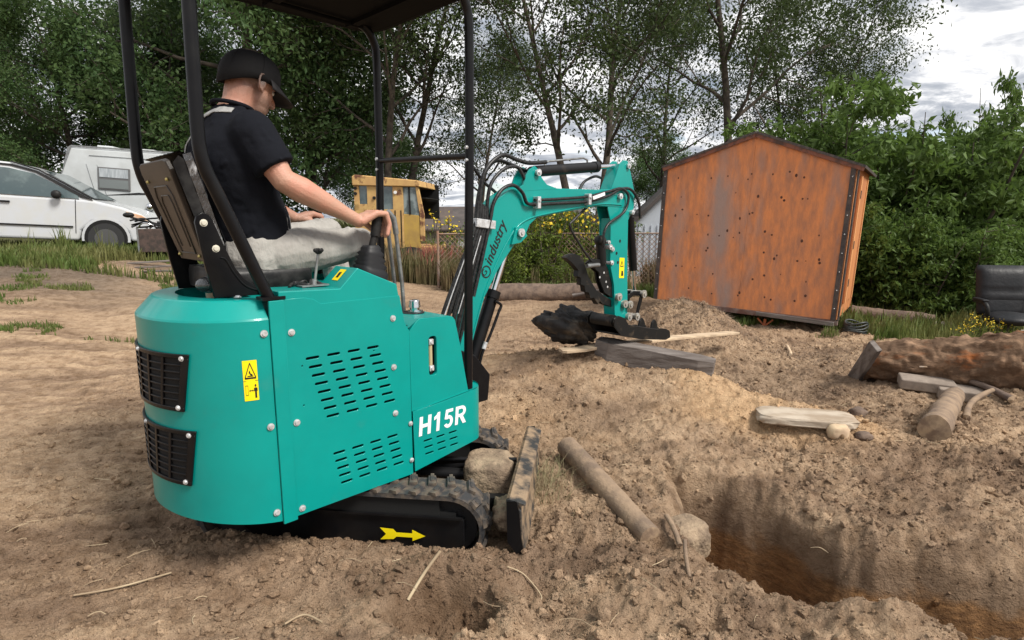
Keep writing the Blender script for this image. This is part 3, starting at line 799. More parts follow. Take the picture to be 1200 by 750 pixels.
# seat side brackets
br_o = [(-.812, 1.485), (-.806, 1.508), (-.786, 1.520), (-.765, 1.512), (-.754, 1.495), (-.716, 1.388), (-.681, 1.302), (-.65, 1.258), (-.612, 1.232), (-.541, 1.212), (-.538, 1.193), (-.765, 1.196), (-.79, 1.325)]
for yy in (-.222, .222):
    bk = plate('seat_bracket', br_o, [], .012, M_BLACK, ex, (0, yy, 0), R90, bevel=.002)
    s_ = -1 if yy < 0 else 1
    for (x, z) in ((-.784, 1.483), (-.748, 1.385)):
        o = bolt((x, yy + s_ * .006, z), (0, s_, 0), .011, mat('cream_bolt', (.6, .57, .48), rough=.35), ex); reparent_keep(o, bk)
    t_ = MB(); pts = [(-.735, yy + s_ * .008, 1.35), (-.715, yy + s_ * .008, 1.34), (-.69, yy + s_ * .008, 1.29), (-.655, yy + s_ * .008, 1.24), (-.61, yy + s_ * .008, 1.215), (-.55, yy + s_ * .008, 1.203)]
    t_.tube(spline(pts), .004, 6); o = t_.build('rib', M_BLACK, ex); reparent_keep(o, bk)
bolt((-.70, -.28, 1.195), (0, 0, 1), .011)
# lever with knob on console
b = MB(); b.cyl((-.385, -.29, 1.22), (-.36, -.29, 1.35), .006, n=8); b.cyl((-.39, -.29, 1.21), (-.383, -.29, 1.245), .014, .011, n=12); b.box((-.40, -.30, 1.222), (.12, .07, .006)); b.build('throttle_lever', M_GREYMETAL, ex)
b = MB(); b.ball((-.358, -.29, 1.362), .017, (1, 1, .8), 10)
for a in range(4): b.ball((-.358 + .015 * math.cos(a * 1.57), -.29 + .015 * math.sin(a * 1.57), 1.366), .009, n=8)
b.build('lever_knob', M_PLASTIC, ex)
b = MB(); b.tube(spline([(-.50, -.30, 1.222), (-.46, -.27, 1.235), (-.42, -.31, 1.226), (-.39, -.28, 1.24), (-.36, -.31, 1.222)]), .007, 6); b.tube(spline([(-.48, -.27, 1.222), (-.43, -.29, 1.24), (-.40, -.25, 1.225)]), .006, 6); b.build('cable', M_HOSE, ex)
# joystick boot
def joystick(yy):
    b = MB(); rings = []
    for k in range(11):
        t = k / 10; z = 1.255 + .125 * t; r = .066 - .026 * t + (.006 if k % 2 else -.004)
        if t > .7: r = .040 if t < .95 else .03
        rings.append([Vector((-.115 + .006 * t + r * math.copysign(abs(math.cos(a)) ** .6, math.cos(a)), yy + r * math.copysign(abs(math.sin(a)) ** .6, math.sin(a)), z + (.0 if k else -.035) - .45 * r * math.cos(a) * (1 - t))) for a in np.linspace(0, 2 * math.pi, 25)[:-1]])
    b.loft(rings); jb = b.build('joystick_boot', mat('boot_rubber', (.014, .014, .016), rough=.5, spec=.3), ex)
    b = MB(); b.cyl((-.11, yy, 1.35), (-.085, yy, 1.43), .017, .015, n=12); b.cyl((-.085, yy, 1.42), (-.068, yy, 1.505), .022, .024, n=14); b.ball((-.066, yy, 1.51), .025, (1.1, 1, .6)); b.build('joystick_grip', M_PLASTIC, ex)
joystick(-.30); joystick(.30)
# travel levers
for k, yy in enumerate((-.035, .035)):
    b = MB(); b.tube([(.255, yy, .66), (.235, yy, 1.15), (.205, yy, 1.44)], .011, n=8); lv = b.build('travel_lever', M_GREYMETAL, ex)
    b = MB(); b.tube([(.208, yy, 1.42), (.195, yy, 1.50), (.160, yy, 1.535)], .015, n=10); b.build('lever_grip', M_GREYMETAL, lv)
# --- canopy frame
def sq_tube(pts, r, name, m=M_BLACK):
    b = MB(); b.tube(pts, r, n=12); return b.build(name, m, ex)
for s_ in (-1, 1):
    y = .40 * s_
    pts = [(-.625, y, 1.19)] + spline([(-.64, y, 1.225), (-.785, y, 1.59), (-.815, y, 1.665), (-.830, y, 1.74), (-.832, y, 1.82)], 5) + [(-.822, y, 2.3), (-.815, y, 2.52)]
    sq_tube(pts, .0235, 'rear_post')
    b = MB(); b.box((-.62, y, 1.198), (.09, .06, .012)); b.build('post_foot', M_BLACK, ex)
    pts = [(.375, y, .63), (.385, y, 1.2), (.402, y, 1.8), (.408, y, 2.3)] + spline([(.408, y, 2.38), (.40, y, 2.46), (.36, y, 2.53), (.30, y, 2.56)], 4)
    sq_tube(pts, .0225, 'front_post')
cb = sq_tube([(.405, -.40, 1.80), (.40, .40, 1.83)], .015, 'cross_bar')
for z in (1.80, 1.86):
    for s_ in (-1, 1): bolt((.385, .40 * s_, z - .02), (-1, 0, 0), .010)
sq_tube([(-.83, -.40, 2.5), (-.83, .40, 2.5)], .02, 'top_rail')
b = MB()
ro = rrect(-.93, -.47, .44, .47, .12, 6)
n_ = len(ro)
def rofs(k): return [((x + .245) * k - .245, y * k) for x, y in ro]
R_ = []
for k, z in ((.97, 2.545), (1.0, 2.54), (1.005, 2.555), (1.0, 2.60), (.93, 2.635), (.6, 2.65)): R_.append([Vector((x, y, z)) for x, y in rofs(k)])
b.loft(R_, True, True); b.build('canopy_roof', mat('canopy_black', (.004, .004, .005), rough=.8, spec=.1), ex)
b = MB()
for x in (-.7, -.2, .25): b.box((x, 0, 2.535), (.04, .84, .02))
b.tube([(-.6, .3, 2.53), (.3, .36, 2.53)], .01, 8); b.build('roof_brace', MATS['canopy_black'], ex)
# --- undercarriage, turned 52 degrees against the house
uc = Matrix.Rotation(rad(-52), 4, 'Z')
def tmb(): q = MB(); q.T = uc.copy(); return q
def track_loop(off):
    """stadium profile: list of (x,z,nx,nz) ; sloping idlers"""
    pts = []
    r = .155 + off; xa, xb, zc = -.52, .545, .105
    for k in range(17):
        a = math.pi / 2 - math.pi * k / 16; pts.append((xb + r * math.cos(a), zc + r * math.sin(a), math.cos(a), math.sin(a)))
    for k in range(17):
        a = -math.pi / 2 - math.pi * k / 16; pts.append((xa + r * math.cos(a), zc + r * math.sin(a), math.cos(a), math.sin(a)))
    return pts
def loop_at(s, off=0):
    r = .155 + off; xa, xb, zc = -.52, .545, .105; Ls = xb - xa; per = 2 * Ls + 2 * math.pi * .155
    s = s % per
    if s < Ls: return (xa + s, zc + r, 0, 1)
    s -= Ls
    if s < math.pi * .155: a = math.pi / 2 - s / .155; return (xb + r * math.cos(a), zc + r * math.sin(a), math.cos(a), math.sin(a))
    s -= math.pi * .155
    if s < Ls: return (xb - s, zc - r, 0, -1)
    s -= Ls; a = -math.pi / 2 - s / .155; return (xa + r * math.cos(a), zc + r * math.sin(a), math.cos(a), math.sin(a))
PER = 2 * 1.065 + 2 * math.pi * .155
lug_me = None
for side, yc in ((-1, -.355), (1, .355)):
    b = tmb(); o_ = track_loop(.010); i_ = track_loop(-.012); n = len(o_); vs = []
    for (x, z, *_r) in o_: vs += [(x, yc - .09, z), (x, yc + .09, z)]
    for (x, z, *_r) in i_: vs += [(x, yc - .09, z), (x, yc + .09, z)]
    fs = []
    for k in range(n):
        j = (k + 1) % n
        fs += [(2 * k, 2 * j, 2 * j + 1, 2 * k + 1), (2 * n + 2 * k, 2 * n + 2 * k + 1, 2 * n + 2 * j + 1, 2 * n + 2 * j), (2 * k, 2 * n + 2 * k, 2 * n + 2 * j, 2 * j), (2 * k + 1, 2 * j + 1, 2 * n + 2 * j + 1, 2 * n + 2 * k + 1)]
    b.add(vs, fs); tr = b.build('track', M_RUBBER, ex)
    nl = 34
    for k in range(nl):
        for h_, yo in ((0, -.047), (.5, .047)):
            x, z, nx, nz = loop_at((k + h_) * PER / nl, .010)
            if lug_me is None:
                q = MB()
                q.prism([(-.021, 0), (.021, 0), (.017, .015), (-.017, .015)], -.046, .040)
                q.prism([(-.010, 0), (.012, 0), (.009, .019), (-.007, .019)], -.02, .055)
                l0 = q.build('tread_lug', M_RUBBER, None); lug_me = l0.data; lug = l0
            else:
                lug = bpy.data.objects.new('tread_lug', lug_me); col.objects.link(lug)
            lug.parent = tr
            ang = math.atan2(nx, nz)
            lug.matrix_local = uc @ Matrix.Translation((x, yc + yo, z)) @ Matrix.Rotation(ang, 4, 'Y') @ Matrix.Rotation(.25 if h_ else -.25, 4, 'Z')
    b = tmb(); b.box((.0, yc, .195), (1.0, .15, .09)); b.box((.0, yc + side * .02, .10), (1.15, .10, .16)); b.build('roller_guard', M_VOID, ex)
    # track frame
    ys = yc + side * .055
    b = tmb(); b.prism([(-.40, .0), (.56, .0), (.615, .03), (.615, .152), (.60, .160), (-.42, .160), (-.46, .15), (-.46, .05)], ys - .02, ys + .03); tf = b.build('track_frame', M_BLACK, ex, .004)
    b = tmb(); b.box((.07, yc + side * .088, .164), (1.08, .012, .010)); b.build('frame_lip', M_BLACK, ex)
    for x in (-.52, .545):
        b = tmb(); b.cyl((x, yc - .05, .105), (x, yc + .05, .105), .125, n=24); b.cyl((x, yc + side * .05, .105), (x, yc + side * .06, .105), .05, .04, n=16)
        for a in range(6): b.cyl((x + .085 * math.cos(a), yc + side * .045, .105 + .085 * math.sin(a)), (x + .085 * math.cos(a), yc + side * .053, .105 + .085 * math.sin(a)), .012, n=8)
        b.build('idler_wheel', M_FRAME, ex)
    for x in (-.3, 0, .3):
        b = tmb(); b.cyl((x, yc - .05, .0), (x, yc + .05, .0), .05, n=14); b.build('roller', M_FRAME, ex)
    if side < 0:
        # yellow travel arrow
        ar = [(.222, .093), (.25, .0625), (.222, .034), (.285, .040), (.300, .053), (.375, .053), (.375, .036), (.436, .064), (.375, .092), (.375, .074), (.300, .074), (.285, .090)]
        b = tmb(); b.add([(x, yc - .0865, z + .004) for x, z in ar], [(0, 1, 11), (1, 2, 3), (11, 1, 4, 10), (1, 3, 4), (4, 5, 9, 10), (6, 7, 8)]); b.build('travel_arrow', M_YEL, ex, label='yellow direction arrow on the track frame')
b = tmb(); b.box((0, 0, .16), (.55, .55, .12)); b.cyl((0, 0, .2), (0, 0, .32), .24, .22, n=24); b.build('swing_base', M_FRAME, ex)
# blade arms and blade
for y in (-.2, .2):
    b = tmb(); b.bar((.2, y * .8, .10), (.80, y, .14), .05, .06); b.build('blade_arm', M_FRAME, ex, .004)
b = tmb(); b.tube([(.25, .02, .24), (.8, .05, .25)], .012, 8); b.cyl((.3, 0, .18), (.78, 0, .17), .03, n=12); b.build('blade_cylinder', M_FRAME, ex)
b = tmb()
bp_ = [(.812, .285), (.828, .29), (.878, .235), (.885, .12), (.900, .03), (.885, .03), (.868, .11), (.862, .22), (.825, .255)]
b.prism(bp_, -.475, .46); b.prism([(.812, .285), (.828, .29), (.895, .27), (.90, .262), (.82, .26)], -.475, .46)
bl = b.build('dozer_blade', mat('dusty_blade', (.03, .03, .03), rough=.6, c2=(.27, .19, .12), nscale=9, nlo=.40, nhi=.56, bump=.5, bscale=30), ex, .002)
b = tmb(); b.prism([(.815, .283), (.86, .285), (.872, .235), (.880, .12), (.893, .035), (.86, .04), (.82, .09)], -.485, -.475); b.build('blade_end_plate', M_BLACK, ex)
b = tmb(); b.prism([(.815, .283), (.86, .285), (.872, .235), (.880, .12), (.893, .035), (.86, .04), (.82, .09)], .46, .47); b.build('blade_end_plate', M_BLACK, ex)
# --- boom
boom_o = [(.56, .60), (.60, .72), (.646, .86), (.697, 1.035), (.774, 1.281), (.837, 1.469), (.865, 1.554), (.921, 1.615), (1.029, 1.672), (1.126, 1.69), (1.9, 1.700), (2.15, 1.715), (2.25, 1.715), (2.325, 1.665), (2.335, 1.61), (2.29, 1.58), (1.897, 1.586), (1.478, 1.533), (1.27, 1.505), (1.20, 1.46), (1.15, 1.375), (1.059, 1.335), (.92, 1.19), (.80, 1.02), (.72, .84), (.68, .68), (.64, .58)]
b = MB(); b.prism(boom_o, -.055, .055); bm_ = b.build('boom', M_TEAL, ex, .004)
# flange weld line on the inner curve
def along(pts, y, r, name, m, par=None, n=8, sp=True):
    q = MB(); P = [(x, y, z) for x, z in pts]; q.tube(spline(P, 5) if sp else P, r, n); return q.build(name, m, par or ex)
along([(.70, .78), (.80, 1.04), (.90, 1.22), (1.00, 1.36), (1.09, 1.45), (1.22, 1.505), (1.478, 1.545), (1.897, 1.598), (2.2, 1.60)], -.056, .006, 'weld_seam', M_TEAL, bm_)
for y0 in (-.056, .044):
    b = MB(); b.prism([(1.05, 1.66), (1.141, 1.705), (1.165, 1.76), (1.195, 1.80), (1.245, 1.825), (1.285, 1.80), (1.31, 1.755), (1.36, 1.715), (1.48, 1.69)], y0, y0 + .012); b.build('cylinder_ear', M_TEAL, ex, .002)
b = MB(); b.prism([(1.02, 1.34), (1.06, 1.445), (1.12, 1.455), (1.16, 1.39), (1.10, 1.35)], -.075, .075); b.build('gusset', M_TEAL, ex, .003)
def pin(x, z, y=.075, r=.022, m=M_ZINC):
    q = MB(); q.cyl((x, -y, z), (x, y, z), r * .8, n=14); q.cyl((x, -y - .004, z), (x, -y + .008, z), r, n=16); q.cyl((x, -y - .012, z), (x, -y - .004, z), r * .45, n=8); return q.build('pin', m, ex)
pin(1.092, 1.412, .09, .026); pin(1.262, 1.785, .075, .022); pin(2.162, 1.661, .075, .022); pin(2.271, 1.885, .065, .02); pin(2.325, 1.545, .075, .018)
# king post
b = MB(); b.box((.52, 0, .52), (.20, .16, .30)); b.prism([(.48, .4), (.80, .4), (.82, .56), (.70, .70), (.56, .76), (.48, .7)], -.09, .09); b.build('swing_post', M_BLACK, ex, .008)
# arm
arm_o = [(2.167, 1.896), (2.215, 1.925), (2.265, 1.925), (2.315, 1.836), (2.372, 1.699), (2.37, 1.576), (2.30, 1.486), (2.306, 1.213), (2.335, .74), (2.31, .705), (2.19, .705), (2.165, .74), (2.14, 1.0), (2.085, 1.158), (2.075, 1.474), (2.034, 1.573), (2.07, 1.708), (2.128, 1.814)]
for y0 in (-.052, .044):
    b = MB(); b.prism(arm_o, y0, y0 + .008); am = b.build('arm_plate', M_TEAL, ex, .002)
b = MB()
b.prism([(2.08, 1.50), (2.095, 1.50), (2.105, 1.158), (2.16, 1.0), (2.18, .74), (2.165, .74), (2.14, 1.0), (2.088, 1.155)], -.044, .044)
b.prism([(2.29, 1.47), (2.30, 1.47), (2.33, .74), (2.318, .74)], -.044, .044)
b.prism([(2.07, 1.71), (2.13, 1.815), (2.17, 1.895), (2.185, 1.89), (2.145, 1.80), (2.09, 1.70)], -.044, .044)
b.build('arm_box', M_TEAL, ex)
for z in (1.273, 1.172):
    pin(2.10 + (.0 if z > 1.2 else -.005), z, .06, .018)
b = MB()
for (x, z) in ((2.16, 1.24), (2.18, 1.17), (2.2, 1.33)): b.cyl((x, -.0535, z), (x, -.052, z), .012, n=12)
b.build('arm_hole', M_VOID, ex)
b = MB(); b.add([(2.20, -.0535, 1.05), (2.265, -.0535, 1.045), (2.265, -.0535, 1.20), (2.20, -.0535, 1.205)], [(0, 1, 2, 3)]); lb3 = b.build('arm_label', M_YEL, ex, label='yellow warning label on the arm')
b = MB(); b.add([(2.225, -.0542, 1.065), (2.255, -.0542, 1.063), (2.25, -.0542, 1.10), (2.23, -.0542, 1.105)], [(0, 1, 2, 3)]); b.add([(2.21, -.0542, 1.135), (2.255, -.0542, 1.132), (2.232, -.0542, 1.185)], [(0, 1, 2)]); b.add([(2.22, -.0548, 1.141), (2.245, -.0548, 1.139), (2.232, -.0548, 1.168)], [(0, 1, 2)]); b.m = [0, 0, 1]; b.build('pictogram', [M_PRINT, M_YEL], lb3)
# top cylinder
b = MB(); b.cyl((1.30, 0, 1.797), (1.935, 0, 1.862), .036, n=18); b.cyl((1.92, 0, 1.8605), (1.96, 0, 1.865), .04, n=18); b.ball((1.275, 0, 1.79), .038); b.build('arm_cylinder', M_FRAME, ex)
b = MB(); b.cyl((1.93, 0, 1.862), (2.26, 0, 1.889), .017, n=14); b.build('cylinder_rod', M_CHROME, ex)
b = MB(); b.tube([(1.40, .0, 1.80), (1.40, 0, 1.855), (1.43, 0, 1.868), (1.80, 0, 1.915), (1.845, 0, 1.905), (1.85, 0, 1.87)], .007, 8); b.build('steel_pipe', M_GREYMETAL, ex)
# boom cylinder
b = MB(); b.cyl((.70, 0, .53), (.925, 0, 1.034), .04, n=18); b.cyl((.915, 0, 1.012), (.935, 0, 1.056), .047, n=18); b.build('boom_cylinder', M_BLACK, ex)
b = MB(); b.cyl((.925, 0, 1.034), (1.085, 0, 1.40), .021, n=16); b.build('cylinder_rod', M_CHROME, ex)
b = MB(); b.cyl((1.05, 0, 1.318), (1.09, 0, 1.41), .032, n=14); b.build('rod_end', M_BLACK, ex)
b = MB(); b.tube(spline([(.90, -.05, 1.00), (.95, -.05, .97), (.93, -.05, .93), (.86, -.05, .80), (.79, -.05, .69), (.765, -.05, .60), (.77, -.05, .48)], 4), .009, 8); b.build('steel_pipe', M_BLACK, ex)
b = MB(); b.cyl((.80, -.05, .715), (.82, -.05, .755), .014, n=10); b.build('hose_fitting', M_ZINC, ex)
# bucket cylinder
b = MB(); b.cyl((2.40, 0, 1.50), (2.47, 0, 1.09), .033, n=16); b.cyl((2.385, 0, 1.555), (2.40, 0, 1.50), .022, n=12); b.build('bucket_cylinder', M_BLACK, ex)
b = MB(); b.cyl((2.47, 0, 1.09), (2.497, 0, .93), .016, n=12); b.build('cylinder_rod', M_CHROME, ex)
b = MB(); b.box((2.44, 0, 1.53), (.14, .03, .03)); b.build('valve_block', M_FRAME, ex, .004)
# linkage
for y in (-.045, .045):
    b = MB(); b.prism([(2.26, .85), (2.30, .90), (2.42, .93), (2.53, .92), (2.55, .88), (2.42, .895), (2.32, .86), (2.29, .82)], y - .006, y + .006); b.build('link_plate', M_BLACK, ex, .003)
    b = MB(); b.prism([(2.50, .90), (2.54, .90), (2.47, .72), (2.43, .71)], y - .006 + math.copysign(.013, y), y + .006 + math.copysign(.013, y)); b.build('link_plate', M_BLACK, ex, .003)
for (x, z) in ((2.18, .907), (2.263, .846), (2.334, .832), (2.328, .737), (2.437, .725), (2.525, .90)): pin(x, z, .078, .031, mat('dusty_pin', (.50, .49, .47), rough=.4, metal=.4, c2=(.3, .27, .22), nscale=30))
# narrow bucket and coupler seen almost edge-on
M_BKT = mat('dusty_bucket', (.010, .010, .010), rough=.45, spec=.25, c2=(.10, .075, .05), nscale=12, nlo=.56, nhi=.8)
b = MB()
bk_o = [(2.05, .70), (2.05, .755), (2.10, .778), (2.19, .748), (2.24, .69), (2.41, .652), (2.66, .60), (2.72, .60), (2.80, .585), (2.86, .56), (2.875, .50), (2.80, .49), (2.42, .55), (2.14, .62)]
for y in (-.13, .12): b.prism(bk_o, y, y + .010)
b.prism([(2.24, .688), (2.41, .652), (2.68, .598), (2.86, .560), (2.862, .548), (2.68, .586), (2.41, .64), (2.235, .676)], -.12, .12)
b.prism([(2.14, .62), (2.42, .55), (2.80, .49), (2.875, .50), (2.87, .51), (2.80, .502), (2.42, .562), (2.145, .632)], -.12, .12)
bkt = b.build('bucket', M_BKT, ex, .003)
for y in (-.06, .06):
    b = MB(); b.prism([(2.66, .58), (2.68, .645), (2.715, .668), (2.745, .645), (2.765, .60), (2.80, .58)], y - .008, y + .008); b.build('bucket_ear', M_BKT, bkt, .003)
b = MB(); b.cyl((2.09, -.10, .735), (2.09, .10, .735), .045, n=18); b.cyl((2.09, -.11, .735), (2.09, -.10, .735), .034, n=16); b.build('coupler', M_BKT, bkt)
b = MB(); b.cyl((2.09, -.118, .735), (2.09, -.108, .735), .028, n=14); b.build('pin', MATS['dusty_pin'], ex)
# thumb
b = MB()
th = [(1.601, 1.231), (1.637, 1.250), (1.703, 1.254), (1.761, 1.235), (1.801, 1.198), (1.822, 1.16), (1.865, 1.077), (1.962, .975), (2.082, .913), (2.23, .845), (2.22, .806), (2.041, .865), (2.007, .887), (1.987, .864), (1.933, .92), (1.892, .918), (1.869, .964), (1.829, .974), (1.817, 1.018), (1.777, 1.028), (1.776, 1.077), (1.736, 1.092), (1.745, 1.134), (1.696, 1.173), (1.648, 1.205)]
b.prism(th, -.022, .022)
b.build('thumb', M_BKT, ex, .002)
b = MB()
tl_ = [(1.852, 1.177), (1.891, 1.199), (1.963, 1.205), (2.038, 1.18), (2.083, 1.125), (2.107, 1.066), (2.236, .938), (2.262, .889), (2.194, .878), (2.048, .948), (1.991, 1.036), (1.977, 1.101), (1.914, 1.142)]
b.prism(tl_, -.034, -.020); b.prism(tl_, .0, .012)
b.build('thumb_link', M_BKT, ex, .002)
b = MB(); b.cyl((1.79, -.06, 1.165), (1.93, -.06, 1.165), .016, n=10); b.build('link_rod', M_GREYMETAL, ex)
b = MB(); b.cyl((1.995, -.02, 1.33), (2.02, -.02, 1.17), .036, n=14); b.ball((1.995, -.02, 1.335), .043, (1, 1.1, 1)); b.build('thumb_cylinder', M_BKT, ex)
pin(2.06, 1.29, .07, .020); pin(2.05, 1.325, .06, .015)
for (x, z) in ((1.98, 1.07), (2.03, 1.10), (2.06, 1.03), (2.08, .99)): b = MB(); b.cyl((x, -.0365, z), (x, -.0355, z), .009, n=8); b.build('link_hole', M_ZINC, ex)
# hoses
def hose(pts, r=.011, m=M_HOSE, n=8):
    q = MB(); q.tube(spline(pts, 6), r, n); return q.build('hose', m, ex)
def hxz(L, y, dy=None): return [(x, y if dy is None else y + dy * i / (len(L) - 1), z) for i, (x, z) in enumerate(L)]
hose(hxz([(.60, .95), (.705, 1.15), (.79, 1.379), (.814, 1.652), (.863, 1.787), (.989, 1.874), (1.114, 1.857), (1.229, 1.844), (1.39, 1.86)], -.02), .013)
hose(hxz([(.61, .95), (.72, 1.15), (.80, 1.379), (.835, 1.60), (.89, 1.76), (.989, 1.845), (1.12, 1.83), (1.25, 1.80), (1.33, 1.81)], .03), .012)
hose(hxz([(.70, 1.05), (.769, 1.229), (.835, 1.469), (.843, 1.579), (.878, 1.703), (.984, 1.792), (1.094, 1.809), (1.154, 1.75), (1.185, 1.679)], -.045), .011)
hose(hxz([(.70, 1.05), (.759, 1.233), (.837, 1.489), (.865, 1.588), (.935, 1.669), (1.028, 1.697), (1.11, 1.654), (1.149, 1.593), (1.219, 1.588)], -.078), .011)
hose(hxz([(.82, 1.80), (.90, 1.72), (1.0, 1.66), (1.06, 1.62)], .05), .010)
hose(hxz([(1.219, 1.585), (1.5, 1.60), (1.758, 1.615), (2.0, 1.66), (2.141, 1.709), (2.285, 1.714), (2.395, 1.628), (2.43, 1.50)], -.075), .011)
hose(hxz([(1.219, 1.612), (1.5, 1.628), (1.757, 1.648), (2.0, 1.69), (2.163, 1.716), (2.255, 1.66), (2.205, 1.549), (2.015, 1.462), (1.956, 1.384), (1.96, 1.29)], -.078), .010)
hose(hxz([(1.837, 1.588), (1.668, 1.487), (1.632, 1.441), (1.749, 1.309), (1.881, 1.194)], -.03), .009)
hose(hxz([(1.80, 1.70), (1.86, 1.76), (1.98, 1.80), (2.06, 1.79)], .03), .010)
for k, (x0, xm) in enumerate(((.487, .598), (.530, .632), (.575, .665), (.618, .698), (.660, .728))):
    hose([(x0 - .05, -.03, .70), (x0, -.05, .947), (xm, -.06, 1.19), (xm + .13 - k * .012, -.065, 1.45), (xm + .16 - k * .015, -.06, 1.60 - k * .01)], .0125)
for k in (0, 2): hose([(.49 + k * .05, -.068, .96), (.60 + k * .04, -.078, 1.2), (.70 + k * .03, -.08, 1.40)], .0035, M_ZINC)
b = MB(); b.box((.80, -.062, 1.468), (.15, .05, .05), Matrix.Rotation(rad(6), 3, 'Y')); b.build('hose_clamp', M_ZINC, ex, .004)
for x, z in ((1.245, 1.598), (1.765, 1.63)):
    b = MB(); b.box((x, -.076, z), (.03, .045, .075)); b.build('hose_clamp', M_ZINC, ex, .004)
    bolt((x, -.098, z + .012), r=.009)
b = MB(); b.box((1.87, -.09, 1.655), (.14, .008, .022), Matrix.Rotation(rad(-14), 3, 'Y')); b.build('hose_tag', M_WHITE, ex)
# lettering up the boom side
tl = text_obj('boom_lettering', 'industry', .095, M_PRINT, ex, (.86, -.0566, 1.215), (rad(90), rad(-62), 0), .0004, .9, .001, .25)
b = MB()
for k in range(20):
    a0, a1 = 6.28 * k / 20, 6.28 * (k + 1) / 20; c_ = (.822, 1.185)
    q = [(c_[0] + r * math.cos(a), -.0568, c_[1] + r * math.sin(a)) for r, a in ((.030, a0), (.038, a0), (.038, a1), (.030, a1))]
    b.add(q, [(0, 1, 2, 3)])
b.build('boom_emblem', M_PRINT, ex)
text_obj('emblem_letter', 'G', .055, M_PRINT, ex, (.815, -.0570, 1.155), (rad(90), rad(-62), 0), .0004)
# lump of earth caught on the undercarriage
# ---------------------------------------------------------------- the operator
pr = thing('person', 'man in black T-shirt, grey trousers and black cap seated in the excavator holding its joystick', 'person', (EXO[0], EXO[1], 0), rad(45))
M_SKIN = mat('skin', (.46, .255, .18), rough=.5, c2=(.53, .24, .17), nscale=11, nlo=.42, nhi=.7, bump=.25, bscale=160, c3=(.34, .17, .12), n3scale=38, n3=(.62, .8))
M_SHIRT = mat('black_cotton', (.009, .010, .014), rough=.95, spec=.12, bump=.3, bscale=30)
M_PANTS = mat('grey_twill', (.40, .385, .36), rough=.9, spec=.2, c2=(.31, .295, .275), nscale=6, bump=.25, bscale=60, stretch=(1.5, .6, .8), fine=.35)
M_CAP = mat('black_cap', (.010, .010, .011), rough=.8, spec=.2, bump=.2, bscale=200)
M_HAIR = mat('cropped_hair', (.17, .125, .10), rough=.9, spec=.2, c2=(.27, .17, .13), nscale=18)
M_STRAP = mat('grey_strap', (.36, .36, .35), rough=.8, c2=(.24, .24, .24), nscale=30)
def organic(mb, name, m, parent, vox=.006, smooth=4, disp=0.0, dscale=.08, label=None):
    o = mb.build(name, m, parent, label=label)
    r = o.modifiers.new('remesh', 'REMESH'); r.mode = 'VOXEL'; r.voxel_size = vox; r.use_smooth_shade = True
    s = o.modifiers.new('smooth', 'SMOOTH'); s.iterations = smooth; s.factor = .6
    if disp:
        tx = bpy.data.textures.new(name + '_folds', 'CLOUDS'); tx.noise_scale = dscale; tx.noise_depth = 2
        d = o.modifiers.new('folds', 'DISPLACE'); d.texture = tx; d.strength = disp; d.mid_level = .5; d.texture_coords = 'LOCAL'
    return o
def limb(mb, pts, n=16):
    """pts: (pos, r) list -> overlapping cones and balls"""
    for i, (p, r) in enumerate(pts):
        mb.ball(p, r, n=14)
        if i: mb.cyl(pts[i - 1][0], p, pts[i - 1][1], r, n)
def esweep(mb, rows, n=24):
    """rows: (cx, cy, cz, rx, ry, tilt) horizontal ellipses"""
    R_ = []
    for (x, y, z, rx, ry, *t) in rows:
        tl = t[0] if t else 0
        R_.append([Vector((x + rx * math.cos(a), y + ry * math.sin(a), z + rx * math.cos(a) * tl)) for a in np.linspace(0, 2 * math.pi, n + 1)[:-1]])
    mb.loft(R_)
HC = Vector((-.475, .005, 2.065))
HR = Matrix.Rotation(rad(10), 3, 'Z') @ Matrix.Rotation(rad(22), 3, 'Y')
def hd(x, y, z): return HC + HR @ Vector((x, y, z))
b = MB()
# skull, face, jaw, neck
b.ball(hd(-.012, 0, .035), 1, (.112, .088, .100), 24, HR)
b.ball(hd(.035, 0, -.035), 1, (.066, .068, .085), 20, HR)
b.ball(hd(.045, 0, -.085), 1, (.050, .054, .045), 16, HR)
b.ball(hd(.078, 0, -.108), .025, (1, 1.1, .8), 12, HR)
b.ball(hd(.080, 0, .022), 1, (.022, .055, .014), 12, HR)
b.cyl(hd(.090, 0, .005), hd(.122, 0, -.036), .010, .013, 10); b.ball(hd(.117, 0, -.040), .0155, (1, 1.1, .8), 10, HR)
for s_ in (-1, 1):
    b.ball(hd(.108, s_ * .013, -.044), .009, n=8)
    b.ball(hd(.060, s_ * .040, -.028), .028, (1, .8, 1.0), 10, HR)
    b.ball(hd(.002, s_ * .087, -.012), 1, (.019, .008, .031), 14, HR @ Matrix.Rotation(rad(14 * s_), 3, 'Z')); b.ball(hd(.008, s_ * .090, -.040), 1, (.010, .006, .010), 10, HR); b.tube([hd(-.002 + .020 * math.cos(q_) - .004 * math.sin(q_), s_ * (.096 - .010 * math.cos(q_)), -.008 + .033 * math.sin(q_)) for q_ in np.linspace(rad(40), rad(265), 14)], .0055, 8)
b.ball(hd(.095, 0, -.070), 1, (.012, .026, .006), 10, HR); b.ball(hd(.094, 0, -.083), 1, (.011, .022, .007), 10, HR)
NB = Vector((-.585, 0, 1.885))
limb(b, [(hd(-.030, 0, -.040), .066), (Vector((-.535, 0, 1.975)), .062), (NB, .072)])
